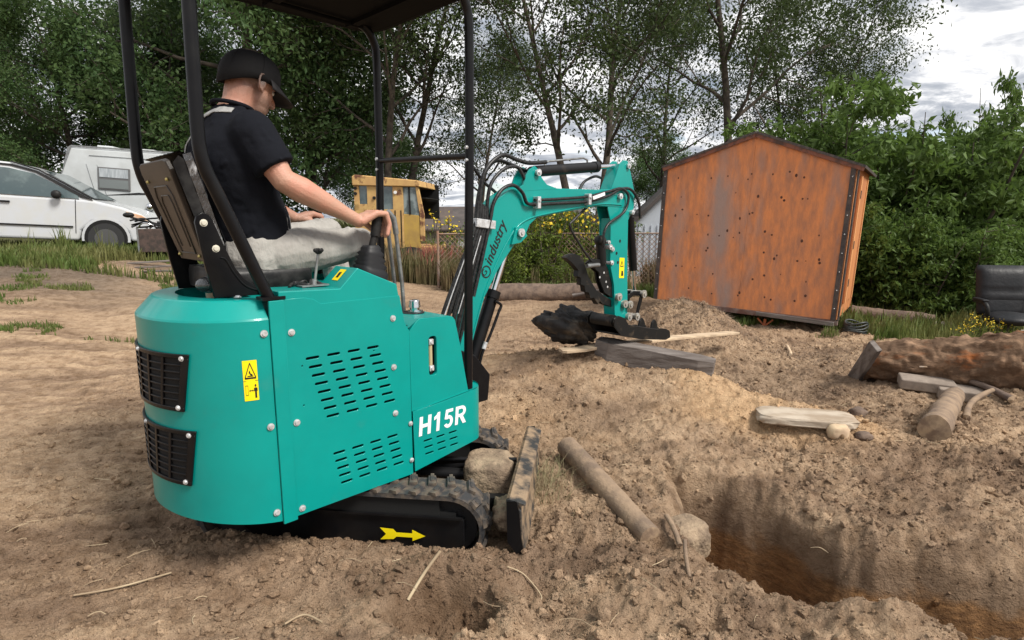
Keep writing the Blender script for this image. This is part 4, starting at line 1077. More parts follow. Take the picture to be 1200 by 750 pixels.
# trunk core (under the clothes) keeps the body one piece
esweep(b, [(-.51, 0, 1.33, .10, .15), (-.53, 0, 1.5, .11, .15), (-.57, 0, 1.7, .11, .17), (-.585, 0, 1.84, .09, .16), (-.585, 0, 1.90, .06, .09)])
def arm(mb, sh, el, wr):
    sh, el, wr = Vector(sh), Vector(el), Vector(wr)
    limb(mb, [(sh, .068), (sh.lerp(el, .45), .062), (sh.lerp(el, .85), .050), (el, .047)])
    limb(mb, [(el, .047), (el.lerp(wr, .22), .054), (el.lerp(wr, .5), .045), (el.lerp(wr, .8), .032), (wr, .0285)])
SR, ER, WR = (-.565, -.205, 1.835), (-.488, -.285, 1.650), (-.165, -.300, 1.487)
SL, EL, WL = (-.575, .215, 1.85), (-.47, .31, 1.66), (-.175, .300, 1.500)
arm(b, SR, ER, WR); arm(b, SL, EL, WL)
def hand(mb, s_):
    y0 = .300 * s_
    W = Vector(WR if s_ < 0 else WL)
    yk = [y0 + d for d in (-.036, -.012, .012, .036)]
    z0 = W.z
    for y in yk:
        limb(mb, [(W + Vector((.01, (y - y0) * .45, 0)), .021), (Vector((-.095, y, 1.522)), .0165)], 12)
    mb.ball((-.125, y0, 1.508), 1, (.045, .040, .020), 14)
    for i, y in enumerate(yk):
        k = [1.0, 1.1, 1.05, .88][i if s_ < 0 else 3 - i]; dz = [.004, 0, -.002, -.006][i if s_ < 0 else 3 - i]
        limb(mb, [(Vector((-.095, y, 1.522)), .0158), (Vector((-.095 + .050 * k, y, 1.516 + dz)), .0132), (Vector((-.095 + .064 * k, y + .002 * s_, 1.512 - .040 * k)), .0120), (Vector((-.095 + .050 * k, y + .004 * s_, 1.508 - .080 * k)), .0100)], 10)
    # thumb leaves the inner side of the palm
    t = -s_
    limb(mb, [(W + Vector((.025, .022 * t, -.002)), .018), (Vector((-.115, y0 + .048 * t, 1.487)), .0155), (Vector((-.085, y0 + .046 * t, 1.462)), .0130), (Vector((-.068, y0 + .034 * t, 1.440)), .0105)], 10)
hand(b, -1); hand(b, 1)
body = organic(b, 'body', M_SKIN, pr, .0042, 3)
# wrist-watch free; nails
b = MB()
for i, y in enumerate((-.336, -.312, -.288, -.264)):
    k = [1.0, 1.1, 1.05, .88][i]; b.ball((-.095 + .058 * k, y, 1.508 - .076 * k), 1, (.004, .0065, .008), 8)
b.build('nail', mat('nail', (.62, .38, .32), rough=.3), body)
for s_ in (-1, 1):
    b = MB(); b.ball(hd(.083, s_ * .034, .000), .011, n=12); b.build('eye', mat('eye', (.7, .68, .65), rough=.2), body)
    b = MB(); b.tube(spline([hd(.086, s_ * .018, .020), hd(.092, s_ * .036, .025), hd(.08, s_ * .056, .018)]), .004, 6); b.build('eyebrow', M_HAIR, body)
# short hair and stubble are colour on the skin itself
def hair_mask(m):
    nt = m.node_tree; N, L = nt.nodes, nt.links; bs = N['Principled BSDF']; src = bs.inputs['Base Color'].links[0].from_socket
    t = N.new('ShaderNodeTexCoord'); q = N.new('ShaderNodeVectorMath'); q.operation = 'SUBTRACT'; q.inputs[1].default_value = HC; L.new(t.outputs['Object'], q.inputs[0])
    def axis_(v):
        d = N.new('ShaderNodeVectorMath'); d.operation = 'DOT_PRODUCT'; d.inputs[1].default_value = HR @ Vector(v); L.new(q.outputs[0], d.inputs[0]); return d.outputs['Value']
    def rng_(s_, lo, hi): r = N.new('ShaderNodeMapRange'); r.inputs[1].default_value = lo; r.inputs[2].default_value = hi; L.new(s_, r.inputs[0]); return r.outputs[0]
    def mul(a_, b_): r = N.new('ShaderNodeMath'); r.operation = 'MULTIPLY'; L.new(a_, r.inputs[0]); L.new(b_, r.inputs[1]); return r.outputs[0]
    X_, Z_ = axis_((1, 0, 0)), axis_((0, 0, 1))
    hair = mul(rng_(Z_, -.095, -.005), rng_(X_, .030, .010)); beard = mul(mul(rng_(Z_, -.025, -.060), rng_(X_, .0, .03)), rng_(Z_, -.19, -.14))
    src2 = src
    for msk, colr, k in ((hair, (.085, .062, .052, 1), .92), (beard, (.15, .10, .08, 1), .62)):
        f = N.new('ShaderNodeMath'); f.operation = 'MULTIPLY'; f.inputs[1].default_value = k; L.new(msk, f.inputs[0])
        mx = N.new('ShaderNodeMix'); mx.data_type = 'RGBA'; L.new(f.outputs[0], mx.inputs[0]); L.new(src2, mx.inputs[6]); mx.inputs[7].default_value = colr; src2 = mx.outputs[2]
    L.new(src2, bs.inputs['Base Color'])
hair_mask(M_SKIN)
# cap
b = MB(); R_ = []
for k in range(9):
    t = k / 8; a = t * math.pi / 2 * .98
    rx, ry, z = .128 * math.cos(a) ** .62, .101 * math.cos(a) ** .62, .020 + .108 * math.sin(a)
    R_.append([hd(-.012 + rx * math.cos(q) * (1 + .03 * math.cos(q)), ry * math.sin(q), z + .012 * math.cos(q)) for q in np.linspace(0, 2 * math.pi, 33)[:-1]])
R_.insert(0, [hd(-.012 + .124 * math.cos(q) * (1 - .075 * max(0, -math.cos(q))), .096 * math.sin(q), -.004 + .022 * math.cos(q) - .040 * max(0, -math.cos(q)) ** 1.5) for q in np.linspace(0, 2 * math.pi, 33)[:-1]])
b.loft(R_, False); b.add(R_[-1], [tuple(range(32))], True)
cap = b.build('cap', M_CAP, pr)
sm = cap.modifiers.new('t', 'SOLIDIFY'); sm.thickness = .004; sm.offset = -1
b = MB(); vs = []; fs = []
nv = 15
for j in range(6):
    for i in range(nv):
        a = (i / (nv - 1) * 2 - 1) * 1.25; r = 1 + .78 * (j / 5) * math.cos(a) ** .5 if math.cos(a) > 0 else 1
        x = -.012 + .122 * r * math.cos(a); y = .097 * math.sin(a) * (1 + .10 * j / 5); z = .016 - .10 * (y ** 2) * 12 * (.4 + j / 8) - .026 * (j / 5) ** 1.5
        vs.append(hd(x, y, z + .010))
for j in range(5):
    for i in range(nv - 1): fs.append((j * nv + i, j * nv + i + 1, (j + 1) * nv + i + 1, (j + 1) * nv + i))
b.add(vs, fs, True); vz = b.build('visor', mat('visor', (.014, .013, .014), rough=.7, spec=.3), cap); so = vz.modifiers.new('t', 'SOLIDIFY'); so.thickness = .005
b = MB(); b.ball(hd(-.012, 0, .129), .009, n=8); b.build('button', M_CAP, cap)
b = MB()
for k in range(6):
    a = k * math.pi / 3 + .5
    b.tube([hd(-.012 + .1285 * math.cos(t) ** .62 * math.cos(a) * 1.004, .1015 * math.cos(t) ** .62 * math.sin(a) * 1.004, .021 + .1085 * math.sin(t) + .012 * math.cos(a)) for t in np.linspace(0, 1.45, 9)], .0015, 5)
b.build('cap_seam', M_CAP, cap)
# T-shirt
b = MB()
esweep(b, [(-.515, 0, 1.395, .150, .185), (-.515, 0, 1.44, .158, .190), (-.525, 0, 1.52, .158, .192), (-.565, .012, 1.62, .158, .218), (-.592, .015, 1.72, .152, .235), (-.595, .01, 1.80, .135, .228), (-.585, 0, 1.86, .108, .190), (-.585, 0, 1.905, .092, .135), (-.572, 0, 1.935, .080, .100), (-.560, 0, 1.958, .072, .080)], 32)
def sleeve(mb, sh, el):
    sh, el = Vector(sh), Vector(el); e = sh.lerp(el, .74)
    limb(mb, [(sh + Vector((0, -.06 * math.copysign(1, sh.y), -.03)), .10), (sh, .088), (sh.lerp(el, .4), .083)])
    mb.cyl(sh.lerp(el, .4), e, .083, .080, 24)
sleeve(b, SR, ER); sleeve(b, SL, EL)
for s_ in (-1, 1): b.ball((-.57, s_ * .14, 1.80), 1, (.10, .10, .085), 18)
shirt = organic(b, 't_shirt', M_SHIRT, pr, .008, 3, .016, .07)
# neckband
b = MB(); b.tube([(-.560 + .076 * math.cos(a), .083 * math.sin(a), 1.960 + .014 * math.cos(a + math.pi)) for a in np.linspace(0, 2 * math.pi, 25)], .009, 8); b.build('collar', M_SHIRT, pr)
def ribbon(pts, w, name, m, target, off=.006, side=None):
    P = spline(pts, 6); vs = []; fs = []
    for i, p in enumerate(P):
        d = (P[min(i + 1, len(P) - 1)] - P[max(i - 1, 0)]).normalized()
        out = Vector((p.x + .57, p.y, 0 if p.z < 1.86 else .25)).normalized()
        x = d.cross(out).normalized() * w / 2
        vs += [p - x, p, p + x]
    for i in range(len(P) - 1): fs += [(3 * i, 3 * i + 1, 3 * i + 4, 3 * i + 3), (3 * i + 1, 3 * i + 2, 3 * i + 5, 3 * i + 4)]
    q = MB(); q.add(vs, fs, True); o = q.build(name, m, pr)
    s = o.modifiers.new('w', 'SHRINKWRAP'); s.target = target; s.offset = off; s.wrap_method = 'NEAREST_SURFACEPOINT'; s.wrap_mode = 'ABOVE_SURFACE'
    t = o.modifiers.new('t', 'SOLIDIFY'); t.thickness = .003
    return o
ribbon([(-.60, -.11, 1.93), (-.66, -.05, 1.925), (-.70, .03, 1.89), (-.735, .09, 1.80), (-.745, .13, 1.68), (-.73, .155, 1.55), (-.69, .16, 1.44)], .036, 'strap', M_STRAP, shirt)
ribbon([(-.50, .12, 1.95), (-.60, .125, 1.93), (-.69, .13, 1.86), (-.74, .12, 1.74), (-.745, .10, 1.6), (-.70, .09, 1.46)], .036, 'strap', M_STRAP, shirt)
b = MB(); b.add([(-.42, -.25, 1.44), (-.385, -.25, 1.44), (-.39, -.25, 1.505), (-.425, -.25, 1.50), (-.40, -.25, 1.56), (-.43, -.25, 1.55)], [(0, 1, 2, 3), (3, 2, 4, 5)]); o = b.build('shirt_print', M_STRAP, pr)
s = o.modifiers.new('w', 'SHRINKWRAP'); s.target = shirt; s.offset = .003; s.wrap_method = 'PROJECT'; s.use_project_y = True; s.use_positive_direction = True; s.use_project_z = False; s.use_project_x = False
# trousers
b = MB()
esweep(b, [(-.52, 0, 1.27, .15, .19), (-.52, 0, 1.33, .165, .200), (-.515, 0, 1.40, .155, .192), (-.515, 0, 1.45, .140, .180)], 28)
for s_ in (-1, 1):
    k = Vector((-.075, .155 * s_, 1.385 + (.045 if s_ > 0 else 0))); h = Vector((-.46, .105 * s_, 1.345)); f = Vector((.02, .14 * s_, .86))
    limb(b, [(h, .108), (h.lerp(k, .3), .103), (h.lerp(k, .7), .084), (k, .071), (k.lerp(f, .2), .068), (k.lerp(f, .5), .068), (f, .060)])
for s_ in (-1, 1):      # cloth folds gathered at hip and knee
    k = Vector((-.075, .155 * s_, 1.385 + (.045 if s_ > 0 else 0))); h = Vector((-.46, .105 * s_, 1.345)); ax_ = (k - h).normalized()
    for (t_, sk, r_, a0, a1) in ((.02, .5, .011, 20, 200), (.12, .62, .010, 0, 190), (.22, .45, .009, -30, 150), (.34, .7, .008, 10, 170), (.50, -.25, .006, 30, 140), (.72, -.5, .007, -20, 120), (.84, -.6, .009, -40, 150), (.93, -.35, .009, -60, 120), (.62, .55, .006, 60, 190)):
        rr = .108 + (.071 - .108) * t_ - .001
        pts = []
        for q_ in np.linspace(rad(a0), rad(a1), 14):
            side_ = Vector((0, -math.cos(q_) * (1 if s_ < 0 else -1), 0)); up_ = Vector((0, 0, math.sin(q_)))
            pts.append(h.lerp(k, t_) + (side_ + up_) * rr + ax_ * (sk * rr * (math.cos(q_) + .25 * math.sin(3 * q_ + t_ * 9))))
        b.tube(pts, r_, 7, True, [r_ * (.35 + .65 * math.sin(math.pi * i_ / 13)) for i_ in range(14)])
tro = organic(b, 'trousers', M_PANTS, pr, .005, 4, .005, .12)
tx = bpy.data.textures.new('creases', 'MARBLE'); tx.noise_scale = .07; tx.turbulence = 9; tx.marble_type = 'SHARP'
d_ = tro.modifiers.new('creases', 'DISPLACE'); d_.texture = tx; d_.strength = .003; d_.mid_level = .5; d_.texture_coords = 'LOCAL'
d_ = shirt.modifiers.new('creases', 'DISPLACE'); d_.texture = tx; d_.strength = .007; d_.mid_level = .5; d_.texture_coords = 'LOCAL'
for s_ in (-1, 1):
    b = MB(); f = Vector((.02, .14 * s_, .84)); b.ball(f + Vector((0, 0, -.02)), .05); b.ball(f + Vector((.03, 0, -.055)), .05, (1.3, .95, .8)); b.ball(f + Vector((.13, 0, -.07)), .045, (1.5, 1, .6)); b.cyl(f + Vector((-.03, 0, -.075)), f + Vector((.14, 0, -.08)), .035, .04)
    organic(b, 'shoe', M_PLASTIC, pr, .008, 2)
# ---------------------------------------------------------------- measuring helper: point at depth Y seen in direction (px,py) of a 1200x750 survey picture
def at(px, py, Y):
    c, s = math.cos(rad(9.8)), math.sin(rad(9.8))
    cx_, cy_ = (px - 600) / 690, (375 - py) / 690
    dy_, dz_ = c + cy_ * s, -s + cy_ * c
    t = Y / dy_
    return Vector((cx_ * t, Y, 1.5 + dz_ * t))
def aX(px, Y): return at(px, 256, Y).x
# ---------------------------------------------------------------- shed
M_PLY = mat('orange_plywood', (.70, .265, .105), rough=.9, spec=.15, c2=(.42, .19, .11), nscale=14, ndetail=14, nlo=.34, nhi=.66, bump=.6, bscale=45, stretch=(1, 1, .30), c3=(.36, .25, .21), n3scale=1.7, n3=(.50, .66))
M_PLY2 = mat('orange_plywood_side', (.55, .22, .07), rough=.8, c2=(.42, .16, .06), nscale=4, stretch=(1, 1, .2), bump=.3)
M_TRIM = mat('dark_trim', (.035, .030, .030), rough=.7, c2=(.08, .06, .05), nscale=12)
M_GREYWOOD = mat('grey_weathered_wood', (.19, .165, .15), rough=.9, c2=(.10, .08, .07), nscale=7, stretch=(.3, 1, 3), bump=.6, bscale=40)
M_TAR = mat('shingle', (.05, .045, .045), rough=.95, c2=(.1, .08, .07), nscale=30, bump=.5)
sR = Vector((4.16, 7.45, 0)); sA = rad(-35)         # front right corner; face runs left from it
shed = thing('shed', 'weathered orange plywood shed with dark corner trim leaning beside the bushes', 'shed', (sR.x, sR.y, .21), sA)
shed.rotation_euler = (rad(-.6), rad(2.2), sA)
W_, D_, E_, PK = 2.42, 1.75, 1.93, 2.34
# local: x from -W..0 along the face, y 0..D going back, z up
gab = [(-W_, 0), (0, 0), (0, E_), (-W_ / 2 - .02, PK), (-W_, E_ - .02)]
def gprism(pts, y0, y1, name, m, bev=.002):
    q = MB(); q.prism(pts, y0, y1); return q.build(name, m, shed, bev)
gprism([(-W_, 0), (-W_ / 2 - .0075, 0), (-W_ / 2 - .0075, PK - .003), (-W_, E_ - .02)], -.018, 0, 'plywood_sheet', M_PLY)
gprism([(-W_ / 2 - .006, 0), (0, 0), (0, E_), (-W_ / 2 - .006, PK)], -.018, 0, 'plywood_sheet', M_PLY)
gprism(gab, D_ - .018, D_, 'back_wall', M_PLY)
b = MB(); b.box((-.009, D_ / 2, E_ / 2), (.018, D_ - .04, E_)); b.build('side_wall', M_PLY2, shed)
b = MB(); b.box((-W_ + .009, D_ / 2, E_ / 2), (.018, D_ - .04, E_)); b.build('side_wall', M_PLY2, shed)
b = MB(); b.box((.012, D_ * .5, E_ * .52), (.02, .95, E_ * .86)); dr = b.build('door', M_PLY2, shed, .003)
for y in (D_ * .5 - .42, D_ * .5 + .42): b = MB(); b.box((.028, y, E_ * .52), (.012, .09, E_ * .86)); b.build('door_batten', mat('light_orange', (.62, .30, .12), rough=.8), dr)
for z in (.45, .95, 1.6): b = MB(); b.box((.036, D_ * .5 - .40, z), (.01, .06, .10)); b.build('hinge', M_TRIM, dr)
for x in (-W_ + .0, -.035):
    b = MB(); b.box((x + (.0 if x < -1 else .0), -.028, E_ / 2 - .01), (.055, .02, E_ - .02)); t_ = b.build('corner_trim', M_TRIM, shed, .002)
    for k in range(8): b = MB(); b.ball((x, -.039, .15 + k * .235), .008, n=6); b.build('nail_head', M_ZINC, t_)
b = MB(); b.box((.022, -.0, E_ / 2 - .01), (.02, .07, E_ - .02)); b.build('corner_trim', M_TRIM, shed, .002)
# roof: two slopes with overhang and drip edge
for sgn in (-1, 1):
    e = Vector((0 if sgn > 0 else -W_, 0, E_ - .0)); p = Vector((-W_ / 2 - .01, 0, PK + .01)); d = (e - p).normalized(); e2 = e + d * (.09 if sgn > 0 else .05)
    n_ = Vector((-d.z, 0, d.x)) * (1 if d.x > 0 else -1)
    if n_.z < 0: n_ = -n_
    q = MB(); q.add([p, e2, e2 + n_ * .03, p + n_ * .03, p + Vector((0, D_ + .1, 0)), e2 + Vector((0, D_ + .1, 0)), e2 + n_ * .03 + Vector((0, D_ + .1, 0)), p + n_ * .03 + Vector((0, D_ + .1, 0))], [(0, 1, 2, 3), (4, 7, 6, 5), (0, 4, 5, 1), (1, 5, 6, 2), (2, 6, 7, 3), (3, 7, 4, 0)])
    q.T = Matrix.Identity(4); o = q.build('roof_slope', M_TAR, shed, loc=(0, -.055, 0))
    q = MB(); q.add([p - n_ * .045, e2 - n_ * .045, e2, p, p - n_ * .045 + Vector((0, .018, 0)), e2 - n_ * .045 + Vector((0, .018, 0)), e2 + Vector((0, .018, 0)), p + Vector((0, .018, 0))], [(0, 1, 2, 3), (4, 7, 6, 5), (0, 4, 5, 1), (1, 5, 6, 2), (2, 6, 7, 3), (3, 7, 4, 0)])
    q.build('fascia', mat('rusty_fascia', (.20, .075, .045), rough=.8, c2=(.07, .04, .03), nscale=8, nlo=.45, nhi=.6), shed, loc=(0, -.050, 0))
# knots and stains as small fixings
for k in range(60):
    x = random.uniform(-W_ + .1, -.12); z = random.choice((.22, .48, .75, 1.02, 1.3, 1.55, 1.8)) + random.uniform(-.06, .06); b = MB(); b.ball((x, -.018, z), random.uniform(.007, .017), (1, .12, random.uniform(.8, 1.5)), 8); b.build('knot', mat('knot', (.09, .035, .02), rough=.9), shed)
b = MB(); b.box((-W_ / 2 + .15, -.005, -.035), (W_ - .25, .05, .065)); b.build('skid_beam', mat('reddish_beam', (.13, .06, .045), rough=.9, c2=(.2, .15, .13), nscale=6), shed, .006)
b = MB(); b.box((-W_ / 2 + .72, -.045, -.04), (.95, .03, .055), Matrix.Rotation(rad(1.2), 3, 'Y')); b.build('skid_beam', M_GREYWOOD, shed, .004)
b = MB(); b.box((-W_ / 2 + .02, D_ - .1, -.05), (W_, .08, .09)); b.build('skid_beam', M_GREYWOOD, shed)
M_RUST = mat('rusty_bracket', (.35, .10, .03), rough=.85, c2=(.2, .06, .03), nscale=20)
for x in (-.85, -W_ + .35):
    b = MB(); b.bar((x, .02, -.10), (x, .02, -.26), .04, .03); b.bar((x - .10, .02, -.10), (x, .02, -.20), .03, .02); b.bar((x + .10, .02, -.10), (x, .02, -.20), .03, .02); b.build('bracket', M_RUST, shed)

# ---------------------------------------------------------------- minivan
M_CARW = mat('white_car_paint', (.52, .54, .57), rough=.25, coat=.5, c2=(.52, .53, .53), nscale=4)
M_CGLASS = mat('car_glass', (.05, .075, .08), rough=.05, spec=.9, c2=(.12, .16, .16), nscale=1.4, nlo=.45, nhi=.6)
vx, vy = -6.90, 11.1
van = thing('minivan', 'white minivan parked in tall grass with its nose toward the trailer', 'minivan', (vx - .25, vy + .75, .74), rad(21)); van.rotation_euler = (0, rad(3.2), rad(21)); van.scale = (.96, .96, .96)
low = [(0, .30), (.02, .50), (-.02, .62), (-.10, .76), (-.22, .86), (-.55, .98), (-1.02, 1.08), (-1.3, 1.10), (-4.95, 1.12), (-5.08, .95), (-5.06, .35), (-4.6, .28), (-4.55, .5), (-4.35, .66), (-4.05, .66), (-3.85, .5), (-3.8, .28), (-1.32, .28), (-1.27, .48), (-1.08, .66), (-.86, .70), (-.62, .65), (-.46, .48), (-.42, .30)]
b = MB(); b.prism(low, 0, 1.86); b.build('body', M_CARW, van, .05, 3)
green = [((-1.0, 1.07), .0, ), ((-1.95, 1.60), .16), ((-2.4, 1.73), .2), ((-3.4, 1.78), .2), ((-4.75, 1.72), .2), ((-5.02, 1.10), .02)]
b = MB(); n_ = len(green); vs = [(p[0][0], p[1] + .01, p[0][1]) for p in green] + [(p[0][0], 1.85 - p[1], p[0][1]) for p in green]
b.add(vs, [tuple(range(n_)), tuple(range(2 * n_ - 1, n_ - 1, -1))] + [(i, i + n_, (i + 1) % n_ + n_, (i + 1) % n_) for i in range(n_)]); b.build('cabin', M_CARW, van, .03, 2)
def sidez(x, z, o=-.006):   # y on the cabin side at height z
    return .01 + .19 * max(0, (z - 1.09) / .66) ** 1.0 + o
def vwin(pts, name='side_window', m=None):
    q = MB(); q.add([(x, sidez(x, z, -.012), z) for x, z in pts] + [(x, sidez(x, z, .03), z) for x, z in pts], [tuple(range(len(pts)))] + [(i, i + len(pts), (i + 1) % len(pts) + len(pts), (i + 1) % len(pts)) for i in range(len(pts))]); return q.build(name, m or M_CGLASS, van)
vwin([(-1.28, 1.10), (-1.30, 1.16), (-2.02, 1.54), (-2.42, 1.62), (-2.62, 1.63), (-2.62, 1.12)])
vwin([(-2.72, 1.12), (-2.72, 1.63), (-3.75, 1.64), (-3.75, 1.12)]); vwin([(-3.85, 1.12), (-3.85, 1.63), (-4.7, 1.58), (-4.85, 1.14)])
vwin([(-1.05, 1.09), (-1.98, 1.60), (-2.38, 1.70), (-3.4, 1.72), (-3.4, 1.70), (-2.40, 1.665), (-2.0, 1.565), (-1.25, 1.13)], 'window_seal', M_PLASTIC)
b = MB(); b.add([(-1.06, .06, 1.115), (-1.90, .20, 1.60), (-1.90, 1.66, 1.60), (-1.06, 1.80, 1.115)], [(0, 1, 2, 3)]); b.build('windscreen', M_CGLASS, van, loc=(.02, 0, .015))
b = MB(); b.tube([(-1.06, .02, 1.12), (-1.95, .17, 1.62), (-2.4, .2, 1.745)], .014, 6); b.build('window_seal', M_PLASTIC, van)
for xs in (((-2.67, .32), (-2.67, 1.12)), ((-1.36, .42), (-1.34, 1.08)), ((-3.8, .66), (-3.8, 1.12))):
    b = MB(); b.bar((xs[0][0], -.003, xs[0][1]), (xs[1][0], -.003, xs[1][1]), .012, .006, (0, 1, 0)); b.build('door_gap', M_PLASTIC, van)
b = MB(); b.box((-2.45, -.012, .55), (2.1, .02, .03)); b.build('side_moulding', M_PLASTIC, van)
for x in (-2.48, -2.95): b = MB(); b.box((x, -.02, .98), (.19, .03, .035)); b.build('door_handle', M_PLASTIC, van, .01)
b = MB(); b.ball((-1.62, -.10, 1.16), 1, (.09, .06, .085), 12); b.bar((-1.6, .03, 1.12), (-1.6, -.08, 1.12), .05, .03); b.build('mirror', M_PLASTIC, van)
b = MB(); b.prism([(-.10, .70), (-.12, .775), (-.22, .84), (-.50, .905), (-.42, .80), (-.25, .72)], -.012, .12); b.build('headlight', mat('headlight', (.62, .55, .45), rough=.1, c2=(.6, .3, .15), nscale=4), van, .01)
b = MB(); b.box((-.14, -.0, .38), (.22, .03, .05)); b.build('fog_lamp', M_PLASTIC, van, .01)
b = MB(); b.box((.01, .93, .62), (.05, 1.1, .22)); b.build('grille', M_PLASTIC, van, .01)
for x in (-.85, -4.2):
    for y in (.06, 1.62):
        b = MB(); b.cyl((x, y, .33), (x, y + .2, .33), .325, n=28); wh = b.build('wheel', mat('tyre', (.025, .025, .026), rough=.85), van, .02)
        b = MB(); b.cyl((x, y - .006, .33), (x, y + .01, .33), .21, n=24); rm = b.build('rim', mat('steel_rim', (.10, .10, .10), rough=.5, metal=.4), wh)
        for k in range(5):
            a = k * 1.2566; b = MB(); b.bar((x, y - .012, .33), (x + .19 * math.cos(a), y - .012, .33 + .19 * math.sin(a)), .02, .05, (0, 1, 0)); 
    b = MB(); b.prism([(x + .42 * math.cos(a_), .34 + .42 * math.sin(a_)) for a_ in np.linspace(math.pi + .15, -.15, 19)], -.004, .05)
    b.prism([(x + .375 * math.cos(a_), .34 + .375 * math.sin(a_)) for a_ in np.linspace(-.25, math.pi + .25, 19)], -.008, -.003); b.m = [0] * 21 + [1] * (len(b.f) - 21); b.build('wheel_arch', [M_CARW, M_VOID], van)
for x in (-.85, -4.2):
    b = MB(); b.cyl((x, -.02, .33), (x, .0, .33), .315, n=28); wh = b.build('wheel', MATS['tyre'], van, .012)
    b = MB(); b.cyl((x, -.03, .33), (x, -.018, .33), .2, n=24); b.build('rim', MATS['steel_rim'], wh)

# ---------------------------------------------------------------- travel trailer
M_CAMP = mat('trailer_white', (.56, .59, .60), rough=.4, c2=(.48, .50, .50), nscale=1.5)
tr0 = at(64, 240, 14.0)
cmpr = thing('travel_trailer', 'pale travel trailer with one small window behind the white minivan', 'trailer', (tr0.x, 14.0, .80), rad(9))
cmpr.rotation_euler = (0, rad(4.2), rad(9))
b = MB(); b.prism([(.0, .35), (-.05, .9), (.02, 1.5), (.22, 2.28), (.32, 2.36), (3.7, 2.42), (3.85, 2.3), (3.85, .35)], 0, 2.2); b.build('body', M_CAMP, cmpr, .05, 3)
b = MB(); b.prism([(.10, 1.7), (.25, 2.34), (.33, 2.40), (3.7, 2.46), (3.7, 2.42), (.34, 2.36)], -.012, .0); b.build('edge_trim', M_GREYMETAL, cmpr, .004)
b = MB(); b.box((1.22, -.01, 1.70), (.70, .03, .52)); wf = b.build('window', mat('window_frame', (.12, .12, .12), rough=.5), cmpr, .02)
b = MB(); b.box((1.22, -.028, 1.83), (.62, .01, .2)); b.build('pane', mat('curtain_pane', (.45, .48, .50), rough=.15, c2=(.3, .33, .35), nscale=12, stretch=(3, 1, .3)), wf)
b = MB(); b.box((1.22, -.028, 1.58), (.62, .01, .2)); b.build('pane', mat('dim_pane', (.18, .2, .2), rough=.15), wf)
b = MB(); b.prism([(.9, 1.30), (1.75, 1.43), (2.3, 1.42), (1.75, 1.38)], -.006, 0); b.build('stripe', M_PRINT, cmpr)
b = MB(); b.prism([(2.05, 1.48), (2.7, 1.68), (2.75, 1.65), (2.1, 1.42)], -.006, 0); b.build('stripe', M_PRINT, cmpr)
b = MB(); b.prism([(2.6, 1.10), (3.2, 1.22), (3.2, 1.17), (2.9, 1.10)], -.006, 0); b.build('stripe', mat('red_stripe', (.25, .04, .04), rough=.5), cmpr)
for x in (.75, .98): b = MB(); b.bar((x - .12, -.006, 2.0), (x + .12, -.006, 1.1), .006, .006, (0, 1, 0)); b.build('panel_seam', M_GREYMETAL, cmpr)
b = MB(); b.bar((.7, -.008, 2.2), (3.6, -.008, 2.24), .01, .008, (0, 1, 0)); b.build('panel_seam', M_GREYMETAL, cmpr)
for x in (.9, 1.8, 2.9): b = MB(); b.box((x, .5, 2.42), (.35, .4, .1)); b.build('roof_vent', M_CAMP, cmpr, .02)
b = MB(); b.ball((2.0, -.05, 1.12), .09, n=12); b.build('lamp', M_CHROME, cmpr)
for x in (1.9, 2.6): b = MB(); b.cyl((x, .05, .3), (x, .25, .3), .33, n=20); b.build('wheel', MATS['tyre'], cmpr)

# ---------------------------------------------------------------- junk beside the van
q_ = at(186, 285, 11.0)
jk = thing('scrap_bin', 'dark crate heaped with bent metal tubes standing off the minivan bumper', 'scrap bin', (q_.x, 11.0, gz(q_.x, 11.0)), rad(8))
b = MB(); b.box((0.05, 0, .38), (.62, .4, .42)); b.build('crate', mat('rust_dark', (.045, .035, .03), rough=.9, c2=(.09, .06, .05), nscale=10), jk, .01)
for x in (-.26, .36):
    for y in (-.19, .19): b = MB(); b.box((x, y, .28), (.03, .03, .66)); b.build('leg', M_GREYMETAL, jk)
for k in range(16):
    b = MB(); x = random.uniform(-.45, .3); z = .60 + random.uniform(0, .16)
    b.tube(spline([(x, random.uniform(-.2, .1), z), (x + .2, random.uniform(-.2, .1), z + random.uniform(-.06, .12)), (x + random.uniform(.3, .6), random.uniform(-.2, .2), z + random.uniform(-.1, .1))], 4), random.uniform(.010, .02), 6)
    b.build('metal_tube', M_CHROME if k % 3 == 0 else M_FRAME, jk)
b = MB(); b.ball((-.42, -.1, .84), .07, (1.4, 1, .7)); b.build('handgrip', M_PLASTIC, jk)
b = MB(); b.cyl((-.38, -.12, .80), (.05, -.1, .66), .02, n=8); b.build('metal_tube', M_PLASTIC, jk)
for k in range(3):
    x = q_.x + .1 + .25 * k; y = 10.2 - .2 * k
    b = MB(); b.bar((0, 0, 0), (.7, .1, .03), .05, .03); o = b.build('scrap_plank', M_GREYWOOD, None, .004); o.location = (x - .2, y, gz(x, y) + .04); o.rotation_euler = (0, 0, rad(20 - 22 * k))
    tag(o, ['pale board in the grass in front of the scrap bin, lying nearest it', 'grey board in the grass, middle one below the scrap bin', 'grey board in the grass closest to the excavator seat'][k], 'board', 'boards lying in the grass by the scrap bin')

